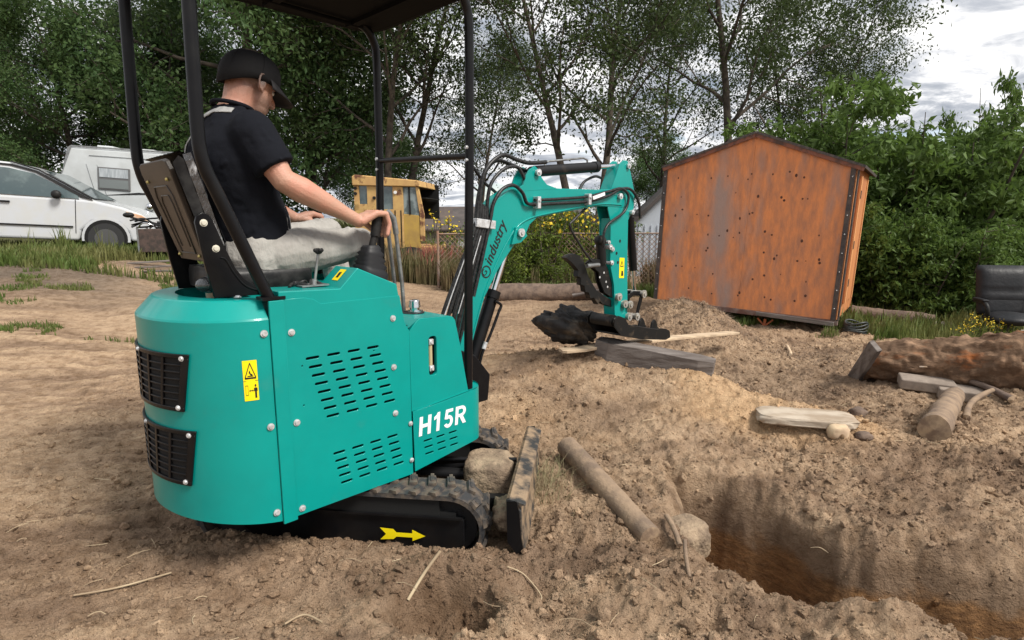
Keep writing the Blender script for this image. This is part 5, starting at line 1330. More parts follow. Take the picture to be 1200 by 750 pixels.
# ---------------------------------------------------------------- yellow machine
M_YM = mat('rusty_yellow', (.60, .385, .14), rough=.65, c2=(.52, .31, .12), nscale=4, c3=(.15, .06, .03), n3scale=3.2, n3=(.54, .62))
q_ = at(417, 280, 15.0)
ym = thing('loader', 'rusty yellow machine with square glazed cab standing behind dry weeds', 'loader', (q_.x, 15.0, -.15), rad(-6))
s = 15.0 / 690
def yz(y): return (256 - y) * s + 1.5 + .15
def yx(x): return (x - 417) * s * .86
b = MB(); b.prism([(yx(416), yz(219)), (yx(416), yz(209)), (yx(420), yz(207)), (yx(506), yz(214)), (yx(508), yz(221))], -.06, 1.7); b.build('cab_roof', M_YM, ym, .02)
def ypanel(pts, name='cab_post', m=M_YM, y0=0, y1=.07): q = MB(); q.prism([(yx(x), yz(y)) for x, y in pts], y0, y1); return q.build(name, m, ym, .006)
ypanel([(417, 219), (424, 219), (424, 246), (417, 248)]); ypanel([(435, 219), (450, 219.5), (450, 246), (435, 246)]); ypanel([(470, 220), (484, 221), (484, 246), (470, 246)])
ypanel([(417, 240), (435, 240), (435, 247), (417, 247)]); ypanel([(417, 246), (484, 246), (484, 290), (417, 290)], 'side_panel'); ypanel([(484, 251), (505, 253), (506, 290), (484, 290)], 'door_panel', mat('dull_yellow', (.50, .32, .07), rough=.6, c2=(.4, .25, .07), nscale=3), .01)
ypanel([(501, 221), (505, 221), (512, 252), (512, 282), (506, 282), (506, 253)])
ypanel([(424, 219), (435, 219), (435, 240), (424, 240)], 'window', M_CGLASS, .03, .05); ypanel([(450, 220), (470, 220), (470, 246), (450, 246)], 'window', M_CGLASS, .03, .05); ypanel([(484, 221), (501, 221), (505, 253), (484, 251)], 'door_window', mat('bright_glass', (.25, .30, .30), rough=.1, c2=(.1, .13, .13), nscale=3, nlo=.45, nhi=.55), .03, .05)
ypanel([(491, 221), (493, 221), (494, 252), (492, 252)], 'window_bar', M_PLASTIC)
for x in (462, 472, 480): ypanel([(x, 247), (x + 1.5, 247), (x + 1.5, 288), (x, 288)], 'door_gap', M_VOID, -.01, .0)
for (x, y) in ((419.5, 222), (419.5, 228), (445, 233), (474, 227)): b = MB(); b.cyl((yx(x), -.03, yz(y)), (yx(x), .0, yz(y)), .04, n=12); b.build('lamp', M_PLASTIC if x < 470 else M_WHITE, ym)
b = MB(); b.box((yx(462), .9, .5), (2.2, 1.6, .9)); b.build('hull', M_YM, ym, .02)
b = MB(); b.box((yx(462), .85, yz(233)), (1.9, 1.4, .02)); b.box((yx(462), 1.6, yz(236)), (1.9, .05, .9)); 
b.build('cab_back', M_VOID, ym)
for x in (430, 492): b = MB(); b.cyl((yx(x), .0, .45), (yx(x), .4, .45), .5, n=24); b.build('wheel', MATS['tyre'], ym, .03)

# ---------------------------------------------------------------- buildings beyond
def house(name, label, x, y, z, w, d, hw, hr, rz, mw, mr, over=.3, wins=()):
    t = thing(name, label, 'house', (x, y, z), rz)
    b = MB(); b.box((0, 0, hw / 2), (w, d, hw)); b.build('wall', mw, t)
    b = MB(); b.prism([(-w / 2, hw), (w / 2, hw), (0, hr)], -d / 2, d / 2)
    T0 = Matrix.Rotation(rad(90), 4, 'Z')
    g = MB(); g.T = T0; g.prism([(-d / 2, hw), (d / 2, hw), (0, hr - .05)], -w / 2, w / 2); g.build('gable', mw, t)
    for s_ in (-1, 1):
        g = MB(); g.T = Matrix.Identity(4)
        p0 = Vector((-w / 2 - over, 0, hr)); p1 = Vector((-w / 2 - over, s_ * (d / 2 + over), hw - (hr - hw) * over / (d / 2)))
        L = w + 2 * over
        g.add([p0, p0 + Vector((L, 0, 0)), p1 + Vector((L, 0, 0)), p1, p0 + Vector((0, 0, .12)), p0 + Vector((L, 0, .12)), p1 + Vector((L, 0, .12)), p1 + Vector((0, 0, .12))], [(0, 1, 2, 3), (4, 7, 6, 5), (0, 4, 5, 1), (1, 5, 6, 2), (2, 6, 7, 3), (3, 7, 4, 0)]); g.build('roof', mr, t)
    for (wx, wz, ww, wh_) in wins:
        g = MB(); g.box((wx, -d / 2 - .03, wz), (ww, .06, wh_)); f_ = g.build('window', M_WHITE, t); g = MB(); g.box((wx, -d / 2 - .07, wz), (ww - .16, .02, wh_ - .16)); g.build('pane', M_GLASS, f_)
    return t
M_ROOFD = mat('dark_roof', (.055, .048, .045), rough=.9, c2=(.09, .075, .07), nscale=1.2)
M_WALLW = mat('pale_siding', (.48, .49, .50), rough=.7, c2=(.4, .41, .42), nscale=2)
p = at(612, 262, 40); house('house', 'low far house with dark roof behind the boom and goldenrod', p.x, 42, -1.4, 9, 6, 2.2, 3.45, rad(4), M_WALLW, M_ROOFD, wins=((2, 1.3, 1.2, .9), (3.6, 1.3, .9, .9), (.2, 1.3, .9, .9)))
p = at(522, 262, 46); house('house', 'low far house with brown roof right of the yellow machine', p.x, 48, -1.7, 6, 7, 2.4, 4.0, rad(-6), mat('tan_wall', (.35, .3, .25), rough=.8), mat('brown_roof', (.10, .075, .06), rough=.9, c2=(.07, .055, .05), nscale=1.5))
M_METSID = mat('blueish_metal_siding', (.52, .56, .62), rough=.5)
gb = thing('outbuilding', 'pale metal outbuilding with grey roof between excavator arm and orange shed', 'outbuilding', (aX(738, 15.5), 15.6, -.1), rad(-8))
b = MB(); b.prism([(0, 0), (2.6, 0), (2.6, 2.75), (1.45, 2.75), (.12, 1.45), (0, 1.45)], 0, 3); b.build('wall', M_METSID, gb)
for k in range(16): b = MB(); b.box((.1 + k * .16, -.012, .72), (.025, .024, 1.42)); b.build('siding_rib', M_METSID, gb)
b = MB(); b.prism([(-.12, 1.36), (1.45, 2.87), (1.5, 2.80), (-.08, 1.27)], -.15, 3.1); b.build('roof', M_ROOFD, gb)
b = MB(); b.prism([(-1.3, 1.33), (.0, 1.33), (.02, 1.9), (-.6, 1.95)], .3, 3.0); b.build('lean_to_roof', M_ROOFD, gb)
b = MB(); b.cyl((.0, -.06, .1), (0, -.06, 1.4), .04, n=8); b.build('downpipe', M_WALLW, gb)
p = at(1178, 200, 24); house('house', 'grey roofed house seen through gaps in the bushes at right', p.x + 1.8, 26, -.2, 12, 6, 2.7, 4.1, rad(-20), M_WALLW, mat('grey_roof', (.13, .13, .14), rough=.9, c2=(.18, .17, .17), nscale=2), wins=((-3, 1.5, 1.2, 1.2), (0, 1.5, 1.2, 1.2)))

# ---------------------------------------------------------------- chain link fence
M_LINK = mat('rusty_link', (.30, .18, .12), rough=.8, metal=.2, c2=(.26, .2, .17), nscale=8)
fc = thing('chain_link_fence', 'rusty chain link fence behind the excavator arm', 'fence', (0, 12.8, 0))
x0f, x1f = -1.6, 6.2; hf = 1.12
def fz(x): return gz(x, 12.8)
for i in range(5):
    x = x0f + (x1f - x0f) * i / 4; b = MB(); b.cyl((x, 0, fz(x) - .1), (x, 0, fz(x) + hf + .12), .03, n=10); b.build('post', M_LINK, fc)
b = MB(); b.tube([(x, 0, fz(x) + hf + .05) for x in np.linspace(x0f, x1f, 12)], .018, 6); b.build('top_rail', M_LINK, fc)
b = MB()
st_ = .105
n_ = int((x1f - x0f + hf) / st_)
for i in range(n_):
    for sg in (1, -1):
        xa = x0f + i * st_ - (hf if sg > 0 else 0); xb = xa + hf
        za, zb2 = (0, hf) if sg > 0 else (hf, 0)
        if xa < x0f: t = (x0f - xa) / hf; za = za + (zb2 - za) * t; xa = x0f
        if xb > x1f: t = (x1f - xa) / (xb - xa); zb2 = za + (zb2 - za) * t; xb = x1f
        if xb <= xa: continue
        y = .004 * sg; w = .008
        b.add([(xa, y, za - w), (xb, y, zb2 - w), (xb, y, zb2 + w), (xa, y, za + w)], [(0, 1, 2, 3)])
ln = b.build('wire_mesh', M_LINK, fc); ln['kind'] = 'stuff'; ln.location = (0, 0, fz(2) + .03); sd_ = ln.modifiers.new('t', 'SOLIDIFY'); sd_.thickness = .008

# ---------------------------------------------------------------- logs, boards, rocks
M_BARK = mat('pine_bark', (.125, .078, .05), rough=.95, spec=.15, c2=(.30, .19, .12), nscale=10, ndetail=12, nlo=.46, nhi=.64, bump=1.0, bscale=34, fine=1.0, stretch=(.45, 1, 1), c3=(.28, .10, .035), n3scale=4, n3=(.60, .70))
M_BARKD = mat('dark_bark', (.10, .07, .055), rough=.95, c2=(.17, .12, .09), nscale=9, bump=1.0, bscale=25)
M_DUSTLOG = mat('dusty_log', (.27, .19, .125), rough=.95, c2=(.17, .12, .085), nscale=10, nlo=.4, nhi=.62, bump=.8, bscale=40)
M_SAWN = mat('sawn_face', (.34, .24, .15), rough=.9, c2=(.18, .12, .08), nscale=14, bump=.3)
M_PALEWOOD = mat('pale_wood', (.56, .43, .29), rough=.85, c2=(.38, .28, .19), nscale=8, stretch=(.25, 1, 1), bump=.4)
M_BOULDER = mat('packed_soil', (.36, .27, .185), rough=.95, spec=.1, c2=(.19, .14, .10), nscale=9, nlo=.42, nhi=.6, bump=1.0, bscale=50, fine=1.0)
def log_mesh(L, r0, r1, n=28, m=30, rough=.06, seed=1, bend=0.0, knots=0, plates=.0):
    rnd = np.random.default_rng(seed); t = np.linspace(0, 1, m); a = np.linspace(0, 2 * np.pi, n, endpoint=False)
    T, A = np.meshgrid(t, a, indexing='ij')
    r = (r0 + (r1 - r0) * T)
    nz = fbm(T * L * 3 + 5, np.cos(A) * 1.2 + seed, seed, 3) + fbm(T * L * 4, np.sin(A) * 1.2 + seed * 2, seed + 5, 3)
    fi = fbm(T * L * 12, A * r0 * 28, seed + 9, 3, .6); fi = (fi[:, :] + np.roll(fi, 1, 1)) / 2
    R = r * (1 + rough * nz + plates * fi)
    X = T * L; Y = R * np.cos(A) + bend * np.sin(np.pi * T); Z = R * np.sin(A)
    V = np.stack([X, Y, Z], -1).reshape(-1, 3)
    idx = np.arange(m * n).reshape(m, n)
    F = np.stack([idx[:-1, :], idx[1:, :], np.roll(idx, -1, 1)[1:, :], np.roll(idx, -1, 1)[:-1, :]], -1).reshape(-1, 4)
    return V, F, idx
def make_log(name, p0, p1, r0, r1, m, label, cat='log', endm=None, seed=1, rough=.06, bend=0.0, n=28, mm=40, plates=0.0):
    p0, p1 = Vector(p0), Vector(p1); d = p1 - p0; L = d.length
    V, F, idx = log_mesh(L, r0, r1, n, mm, rough, seed, bend, plates=plates)
    th = thing(name, label, cat, p0)
    th.rotation_euler = d.to_track_quat('X', 'Z').to_euler()
    np_mesh('bark', V, F, m, th, True)
    for k, row in ((0, idx[0]), (1, idx[-1])):
        q = MB(); ring = [Vector(V[i]) for i in row]; c = sum(ring, Vector()) / len(ring); s_ = -1 if k == 0 else 1
        q.add(ring + [c + Vector((.01 * s_, 0, 0))] + [c.lerp(p, .6) + Vector((.004 * s_, 0, 0)) for p in ring], [(i, (i + 1) % n, n + 1 + (i + 1) % n, n + 1 + i) if s_ < 0 else ((i + 1) % n, i, n + 1 + i, n + 1 + (i + 1) % n) for i in range(n)] + [(n + 1 + i, n + 1 + (i + 1) % n, n) if s_ < 0 else (n + 1 + (i + 1) % n, n + 1 + i, n) for i in range(n)])
        q.build('cut_end', endm or M_SAWN, th)
    return th
def rock(name, c, s_, m, label, cat, seed, sub=4, amp=.35, flat=(1, 1, 1), rz=0):
    q = bpy.data.meshes.new(name); import bmesh
    bm = bmesh.new(); bmesh.ops.create_icosphere(bm, subdivisions=sub, radius=1)
    for v_ in bm.verts:
        p = v_.co.copy(); X_ = np.array([p.x * 1.3 + seed * 3.1]); Y_ = np.array([p.y * 1.3 + p.z * 1.7])
        n1 = float(fbm(X_, Y_, seed, 4)[0]); n2 = float(fbm(X_ * 4, Y_ * 4, seed + 3, 4, .6)[0])
        v_.co = p * (1 + amp * n1 + amp * .35 * n2)
        e_ = .45 if 'lump' in label or 'slab' in name else .85
        v_.co = Vector((math.copysign(abs(v_.co.x) ** e_, v_.co.x) * s_[0], math.copysign(abs(v_.co.y) ** e_, v_.co.y) * s_[1], math.copysign(abs(v_.co.z) ** e_, v_.co.z) * s_[2]))
    bm.to_mesh(q); bm.free(); q.materials.append(m)
    for pg in q.polygons: pg.use_smooth = True
    o = bpy.data.objects.new(name, q); col.objects.link(o); o.location = c; o.rotation_euler = (0, 0, rz); return tag(o, label, cat)
P = Vector
lg = make_log('log', (3.35, 5.45, .16), (5.2, 4.05, .43), .165, .42, M_BARK, 'big reddish barked log lying at the right edge of the picture', seed=3, rough=.09, n=72, mm=190, plates=.20)
for k in range(14):
    a = random.uniform(-.3, 1.9); x = random.uniform(.1, 1.5); r = .165 + .255 * x / 2.33; q = MB()
    w_, l_ = random.uniform(.012, .035), random.uniform(.03, .10)
    q.box((x, -r * math.cos(a) , r * math.sin(a)), (l_, .012, w_), Matrix.Rotation(-a + random.uniform(-.1, .1), 3, 'X')); q.build('bark_plate', M_BARK if k % 3 else mat('peeled_wood', (.42, .30, .2), rough=.9, c2=(.55, .45, .36), nscale=12), lg, .004)
h1_, h2_ = hit(1097, 520), hit(1122, 476)
make_log('log', h1_ + Vector((0, .03, .07)), h2_ + Vector((0, .05, .06)), .088, .070, M_DUSTLOG, 'short sandy log section with its cut end facing forward, right of the trench', seed=8, rough=.05, n=36, mm=44, plates=.10)
make_log('branch', hit(1132, 492) + Vector((0, 0, .02)), hit(1162, 466) + Vector((0, 0, .06)), .024, .018, M_DUSTLOG, 'crooked pale branch beside the short sandy log section', 'branch', seed=4, rough=.2, bend=.05, n=10, mm=16)
make_log('branch', hit(1120, 452) + Vector((0, 0, .08)), hit(1185, 472) + Vector((0, 0, .03)), .02, .03, M_BARKD, 'dark broken branch on the ground under the big log', 'branch', seed=6, rough=.25, bend=.04, n=10, mm=16)
make_log('log', (4.9, 8.4, .16), (5.75, 7.9, .13), .10, .085, M_BARKD, 'dark rotten log on the grass at the foot of the bushes right of the shed', seed=5, rough=.14, plates=.1)
make_log('log', (5.5, 8.1, .05), (6.0, 7.9, .06), .05, .05, M_GREYWOOD, 'grey split log tucked against the rotten log by the bushes', seed=15, rough=.2)
make_log('fallen_trunk', (-.45, 11.0, .10), (2.0, 11.1, .12), .19, .17, M_BARKD, 'long brown fallen trunk in front of the chain link fence', 'log', seed=11, rough=.09, n=30, mm=60, plates=.08)
make_log('branch', (1.1, 10.7, .10), (1.75, 10.8, .22), .035, .02, M_GREYWOOD, 'pale stick leaning on the fallen trunk', 'branch', seed=13, rough=.2, n=8, mm=12)
l1_, l2_ = hit(664, 537), hit(762, 634)
make_log('log', l1_ + Vector((0, 0, .06)), l2_ + Vector((0, 0, .01)), .064, .054, M_DUSTLOG, 'sandy round limb lying downhill between dozer blade and trench', seed=21, rough=.08, n=20, mm=50)
# boards
def board(name, pts, w, th_, m, label, cat='board', seg=6):
    q = MB(); Pp = spline(pts, seg); rings = []
    for i, p in enumerate(Pp):
        d = (Pp[min(i + 1, len(Pp) - 1)] - Pp[max(i - 1, 0)]).normalized(); sd = d.cross(Vector((0, 0, 1))).normalized(); up = sd.cross(d)
        ww = w * (1 + .08 * math.sin(i * 1.7)) * (.75 if i in (0, len(Pp) - 1) else 1)
        rings.append([p - sd * ww / 2 - up * th_ / 2, p + sd * ww / 2 - up * th_ / 2, p + sd * ww / 2 + up * th_ / 2, p - sd * ww / 2 + up * th_ / 2])
    q.loft(rings, True, False); o = q.build(name, m, None, .003); return tag(o, label, cat)
pb = [at(657, 411, 4.5), at(700, 408, 4.62), at(760, 399, 5.1), at(810, 394, 5.6), at(862, 390, 6.2)]
pb = spline(pb, 6)
for v_ in pb: v_.z = max(v_.z, gz(v_.x, v_.y) + .022)
for _k in range(3): pb = [pb[0]] + [Vector((p_.x, p_.y, max(p_.z, .5 * (a_.z + c_.z)))) for a_, p_, c_ in zip(pb, pb[1:], pb[2:])] + [pb[-1]]
board('long_board', pb, .12, .022, M_PALEWOOD, 'long pale bent board lying across the top of the spoil heap', 'board', 1)
tb = [at(700, 406, 4.62), at(836, 433, 4.25)]
board('timber', [v_ + Vector((0, 0, -.01)) for v_ in tb], .20, .16, M_GREYWOOD, 'broad grey timber buried in the heap under the pale board', 'timber')
for nm, lb_, cpt, dims, rz, m_ in (
    ('concrete_slab', 'pale whitish slab half buried in soil left of the short log', tuple(hit(942, 492))[:2], (.56, .24, .07), -14, mat('pale_slab', (.45, .38, .30), rough=.9, c2=(.30, .23, .165), nscale=9, ndetail=12, nlo=.42, nhi=.6, stretch=(.4, 1, 1), bump=.6, bscale=40)),
    ('paving_block', 'grey block lying under the big log, left one of two', tuple(hit(1085, 455))[:2], (.40, .22, .09), -26, mat('grey_block', (.27, .22, .18), rough=.9, c2=(.2, .16, .13), nscale=12, bump=.4)),
    ('paving_block', 'grey block lying under the big log, right one of two', tuple(hit(1128, 462))[:2], (.36, .22, .09), -27, MATS.get('grey_block'))):
    if 'slab' in nm:
        rock(nm, Vector((*cpt, gz(*cpt) + .012)), (.30, .13, .035), m_, lb_, 'slab', 23, 5, .18, rz=rad(rz)); continue
    q = MB(); q.box((0, 0, 0), dims); o = q.build(nm, m_ or MATS['grey_block'], None, .012, 3); o.location = (*cpt, gz(*cpt) + dims[2] * .32); o.rotation_euler = (rad(3), rad(2), rad(rz)); tag(o, lb_, 'slab' if 'slab' in nm else 'block')
q = MB(); q.box((0, 0, 0), (.05, .62, .12)); o = q.build('plank', M_GREYWOOD, None, .006); o.location = at(1011, 428, 5.32); o.rotation_euler = (rad(-50), rad(-14), rad(8)); tag(o, 'short grey plank leaning against the left end of the big log', 'plank')
M_BURNT = mat('charred_wood', (.022, .020, .020), rough=.8, c2=(.11, .085, .06), nscale=5, nlo=.48, nhi=.66, bump=1.0, bscale=18)
c_ = at(668, 381, 4.75); rock('charred_stump', c_, (.25, .15, .15), M_BURNT, 'black charred stump lying on the heap left of the bucket', 'stump', 3, 5, .70, rz=rad(-15)).rotation_euler = (.2, .38, rad(-15))
o = bpy.data.objects[-1] if False else None
rock('soil_block', at(803, 632, 2.66) , (.110, .09, .095), M_BOULDER, 'square lump of packed sandy soil at the left end of the trench', 'soil lump', 7, 4, .25, rz=.5)
# earth lump caught on undercarriage
o = rock('earth_lump', at(574, 555, 2.93), (.135, .14, .10), M_BOULDER, 'caked earth lump lodged between dozer blade and tracks', 'earth lump', 9, 4, .28, rz=-.1)
o = rock('earth_lump', at(590, 600, 2.62), (.06, .09, .08), M_SOIL if False else M_BOULDER, 'small mound of earth squeezed between near track and blade', 'earth lump', 12, 4, .4)
o = rock('stone', hit(982, 510) + Vector((0, 0, .02)), (.07, .05, .055), mat('pale_stone', (.55, .42, .27), rough=.9, c2=(.42, .3, .2), nscale=10), 'small pale yellow stone at the right corner of the whitish slab', 'stone', 14, 3, .3)
o = rock('stone', hit(1005, 488) + Vector((0, 0, .02)), (.06, .05, .045), M_BARKD, 'small dark stone behind the whitish slab', 'stone', 16, 3, .3)
o = rock('stone', hit(1012, 512) + Vector((0, 0, .01)), (.05, .04, .03), M_BARKD, 'flat dark stone on the sand below the short log', 'stone', 18, 3, .3)
# stakes and twigs
def twig(pts, r, m, label, name='twig', cat='twig'):
    q = MB(); q.tube(spline(pts, 5), r, 7); o = q.build(name, m); return tag(o, label, cat)
a_, b_ = gz(.74, 2.58), gz(.72, 2.36)
twig([(.735, 2.60, a_ + .05), (.745, 2.50, gz(.745, 2.5) + .045), (.75, 2.42, gz(.75, 2.42) + .02)], .013, M_DUSTLOG, 'pale stub of branch pointing down from the soil lump', 'stake', 'stake')
twig([(.735, 2.31, gz(.735, 2.31) + .08), (.725, 2.25, gz(.725, 2.25) + .04), (.722, 2.18, gz(.722, 2.18) + .0)], .009, M_DUSTLOG, 'thin dark stake stuck upright in the soil before the trench', 'stake', 'stake')
def gtwig(xy, r, m, label, dz=.012, **k): return twig([(x, y, gz(x, y) + dz) for x, y in xy], r, m, label, **k)
gtwig([(-.83, 1.93), (-.78, 1.99), (-.70, 1.95)], .004, M_STRAW, 'forked dry twig in front of the track, left of the crater')
gtwig([(-1.75, 2.13), (-1.60, 2.17), (-1.42, 2.24)], .004, M_STRAW, 'long straight straw on the sand behind the rear track wheel')
gtwig([(-.42, 2.15), (-.36, 2.22), (-.30, 2.27)], .007, M_STRAW, 'short pale stick on the crater left rim')
gtwig([(-.02, 2.25), (.05, 2.28), (.12, 2.20), (.10, 2.12)], .003, M_STRAW, 'bent pale root on the soil below the blade')
gtwig([(3.05, 6.3), (3.15, 6.5), (3.2, 6.7)], .018, M_PALEWOOD, 'pale stick standing off the shed front corner', dz=.03)
gtwig([(3.7, 5.45), (3.85, 5.62), (4.0, 5.5)], .022, M_DUSTLOG, 'curved pale root before the big log left end', dz=.04)
for k, (px, py, an) in enumerate(((950, 642, .2), (1010, 640, 2.6), (1015, 655, -.7), (1075, 640, -1.3), (1100, 660, .8), (1165, 690, 1.2), (1180, 655, 2.2), (1040, 675, 1.4))):
    c0 = at(px, py, 2.75 - .0008 * (px - 900)); d_ = Vector((math.cos(an), -.4, math.sin(an) * .8)).normalized() * .07
    o = twig([c0, c0 + d_ * .5 + Vector((0, -.01, .01)), c0 + d_ + Vector((0, -.02, -.01))], .0025, M_STRAW, 'thin pale root hanging from the trench wall, ' + ['leftmost of all', 'just left of the soil slump', 'touching the soil slump', 'right of the soil slump, pointing down', 'short one right of the soil slump', 'near the right edge, lower one', 'near the right edge, upper one', 'lying lowest beside the soil slump'][k], 'root', 'root'); o['group'] = 'roots in the trench wall'
# coiled hose by shed corner
q = MB()
for k in range(5):
    q.tube([(.16 * math.cos(a) * (1 - .05 * k), .12 * math.sin(a), .03 + .028 * k + .02 * math.sin(a * 2 + k)) for a in np.linspace(0, 2 * math.pi, 21)], .013, 6)
o = q.build('hose_coil', mat('dark_hose', (.03, .035, .035), rough=.5), None, loc=(4.48, 7.55, .02)); tag(o, 'dark coiled hose on the ground at the right corner of the orange shed', 'hose')

# ---------------------------------------------------------------- office chair
q_ = at(1168, 385, 7.3)
ch = thing('office_chair', 'black leather office chair standing in weeds behind the big log', 'office chair', (q_.x, 7.3, .0), rad(-14))
M_LEA = mat('black_leather', (.010, .011, .013), rough=.5, spec=.3, c2=(.016, .016, .018), nscale=6, bump=.7, bscale=12)
def pad(name, x0, x1, z0, z1, y, dpt, tilt, nx=18, nz=14, crease=()):
    q = MB(); 
    def f(u, w, s_):
        e = (1 - abs(2 * u - 1) ** 5) * (1 - abs(2 * w - 1) ** 5); dd = dpt * e ** .5
        for c in crease: dd -= .028 * math.exp(-((w - c) / .035) ** 2) * e
        rx = .5 * (1 - .06 * abs(2 * w - 1) ** 6)
        return (x0 + (x1 - x0) * (.5 + (u - .5) * rx * 2), y - (dd if s_ < 0 else -.03 * e) + tilt * (w), z0 + (z1 - z0) * w)
    for s_ in (-1, 1): sheet(q, lambda u, w: f(u, w, s_), np.linspace(0, 1, nx), np.linspace(0, 1, nz), flip=s_ > 0)
    return q.build(name, M_LEA, ch)
pad('backrest', -.27, .27, .43, .92, 0, .11, .10, crease=(.36,))
pad('backrest_roll', -.26, .26, .30, .58, -.03, .10, .06)
q = MB(); q.ball((0, -.26, .30), 1, (.28, .28, .08), 20); q.build('seat', M_LEA, ch)
for s_ in (-1, 1):
    q = MB(); q.tube(spline([(s_ * .28, .0, .48), (s_ * .31, -.15, .50), (s_ * .31, -.34, .47), (s_ * .29, -.36, .36), (s_ * .26, -.25, .28)]), .025, 10); q.build('armrest', M_PLASTIC, ch)
    q = MB(); q.box((s_ * .31, -.2, .515), (.07, .26, .03)); q.build('arm_pad', M_LEA, ch, .012)
q = MB(); q.cyl((0, -.2, .05), (0, -.2, .25), .03, n=12); q.build('gas_column', M_PLASTIC, ch)
for k in range(5):
    a = k * 1.2566 + .3; q = MB(); q.bar((0, -.2, .10), (.28 * math.cos(a), -.2 + .28 * math.sin(a), .05), .05, .03); lgq = q.build('base_leg', M_PLASTIC, ch, .006)
    q = MB(); q.cyl((.28 * math.cos(a) - .02, -.2 + .28 * math.sin(a), .03), (.28 * math.cos(a) + .02, -.2 + .28 * math.sin(a), .03), .03, n=12); q.build('castor', M_PLASTIC, lgq)
# ---------------------------------------------------------------- vegetation
def leaf_mat(name, c, c2, tr=.35, ns=1.2):
    return mat(name, c, rough=.55, spec=.25, c2=c2, nscale=ns, nlo=.4, nhi=.62, translucent=tr)
L_DARK = leaf_mat('leaf_dark', (.058, .112, .038), (.092, .145, .045), .42)
L_MID = leaf_mat('leaf_mid', (.062, .092, .028), (.045, .068, .022), .40)
L_BRIGHT = leaf_mat('leaf_bright', (.115, .185, .040), (.070, .120, .028), .42, 2.6)
L_LIME = leaf_mat('leaf_lime', (.17, .22, .035), (.09, .14, .03), .4, 2.5)
L_CONIF = leaf_mat('leaf_grey_green', (.075, .112, .05), (.11, .15, .065), .38)
M_TRUNK = mat('tree_bark', (.040, .032, .026), rough=.95, c2=(.10, .08, .06), nscale=6, bump=.6)
L_GRASS = leaf_mat('grass_blade', (.10, .15, .035), (.19, .19, .07), .35, 1.5)
L_DRY = leaf_mat('dry_weed', (.20, .15, .085), (.12, .13, .05), .3, 1.2)
M_GOLD = mat('golden_flower', (.75, .50, .02), rough=.7, c2=(.55, .45, .03), nscale=8)
def branch_tree(seed, H, r0, trunk_h, spread, n_main, depth, leafs, leaf, up=.55, droop=.0, lean=0.0, cl=.35, twigs=1.0, forks=1, low=.25, narrow=1.0):
    """returns trunk (V,F) and leaf (V,F)"""
    R = np.random.default_rng(seed)
    tb = MB(); tips = []
    def grow_b(p, d, L, r, lev):
        n = 5 if lev < 2 else 4; pts = [p.copy()]; rs = [r]; dd = d.copy()
        for k in range(n):
            dd = (dd + Vector(R.normal(0, .13 + .04 * lev, 3)) + Vector((0, 0, (.06 if lev < 2 else -.03 - droop)))).normalized()
            pts.append(pts[-1] + dd * L / n); rs.append(r * (1 - .75 * (k + 1) / n))
        tb.tube(pts, r, 7 if lev == 0 else (5 if lev == 1 else 3), True, rs)
        if lev >= depth:
            for k in range(1, n + 1): tips.append((pts[k], dd, lev))
            return
        if lev >= depth - 1:
            for k in range(2, n + 1): tips.append((pts[k], dd, lev))
        nc = int((5, 5, 4, 4)[min(lev, 3)] * twigs + R.uniform(0, 1.5))
        for c in range(nc):
            t = .25 + .75 * (c + R.uniform(0, .9)) / nc; i = min(int(t * n), n - 1); q = pts[i].lerp(pts[i + 1], t * n - i) if t * n - i <= 1 else pts[i + 1]
            a = R.uniform(0, 6.28); side = dd.orthogonal().normalized(); side = Matrix.Rotation(a, 3, dd) @ side
            nd = (dd * R.uniform(.45, .9) + side * R.uniform(.5, .95) * narrow + Vector((0, 0, .12))).normalized()
            grow_b(q, nd, L * R.uniform(.42, .66), max(r * (1 - .7 * t) * .62, .006), lev + 1)
    base = Vector((0, 0, -.2))
    for f in range(forks):
        an = 6.28 * f / max(forks, 1) + R.uniform(0, 1); d = Vector((math.cos(an) * .16 * (forks > 1) + lean, math.sin(an) * .16 * (forks > 1), 1)).normalized()
        pts = [base + Vector((.12 * math.cos(an), .12 * math.sin(an), 0)) * (forks > 1)]; rs = [r0]; n = 9; dd = d
        for k in range(n):
            dd = (dd + Vector(R.normal(0, .055, 3)) + Vector((0, 0, .05))).normalized(); pts.append(pts[-1] + dd * H * .93 / n); rs.append(r0 * (1 - .88 * ((k + 1) / n) ** .9))
        tb.tube(pts, r0, 8, True, rs)
        for c in range(n_main):
            t = low + (1 - low) * (c + R.uniform(0, .8)) / n_main; t = min(t, .97); i = min(int(t * n), n - 1); q = pts[i].lerp(pts[i + 1], min(1, t * n - i))
            a = c * 2.4 + R.uniform(-.5, .5); upv = up * R.uniform(.6, 1.4)
            nd = Vector((math.cos(a) * narrow, math.sin(a) * narrow, upv)).normalized()
            L = spread * (1 - .62 * max(0, (t - .35)) / .65) * R.uniform(.7, 1.15) * (0.7 + .3 * min(1, (t - low) * 6))
            grow_b(q, nd, L, max(r0 * (1 - .85 * t) * .55, .012), 1)
        tips += [(p, dd, 3) for p in pts[-2:]]
    T = np.array([tuple(t[0]) for t in tips]); m = len(T)
    k = max(1, int(round(leafs / m)))
    C = np.repeat(T, k, 0); N = len(C)
    C = C + R.normal(0, cl * .5, (N, 3)) * np.array([1, 1, .75])
    return tb, leaf_quads(C, leaf, R)
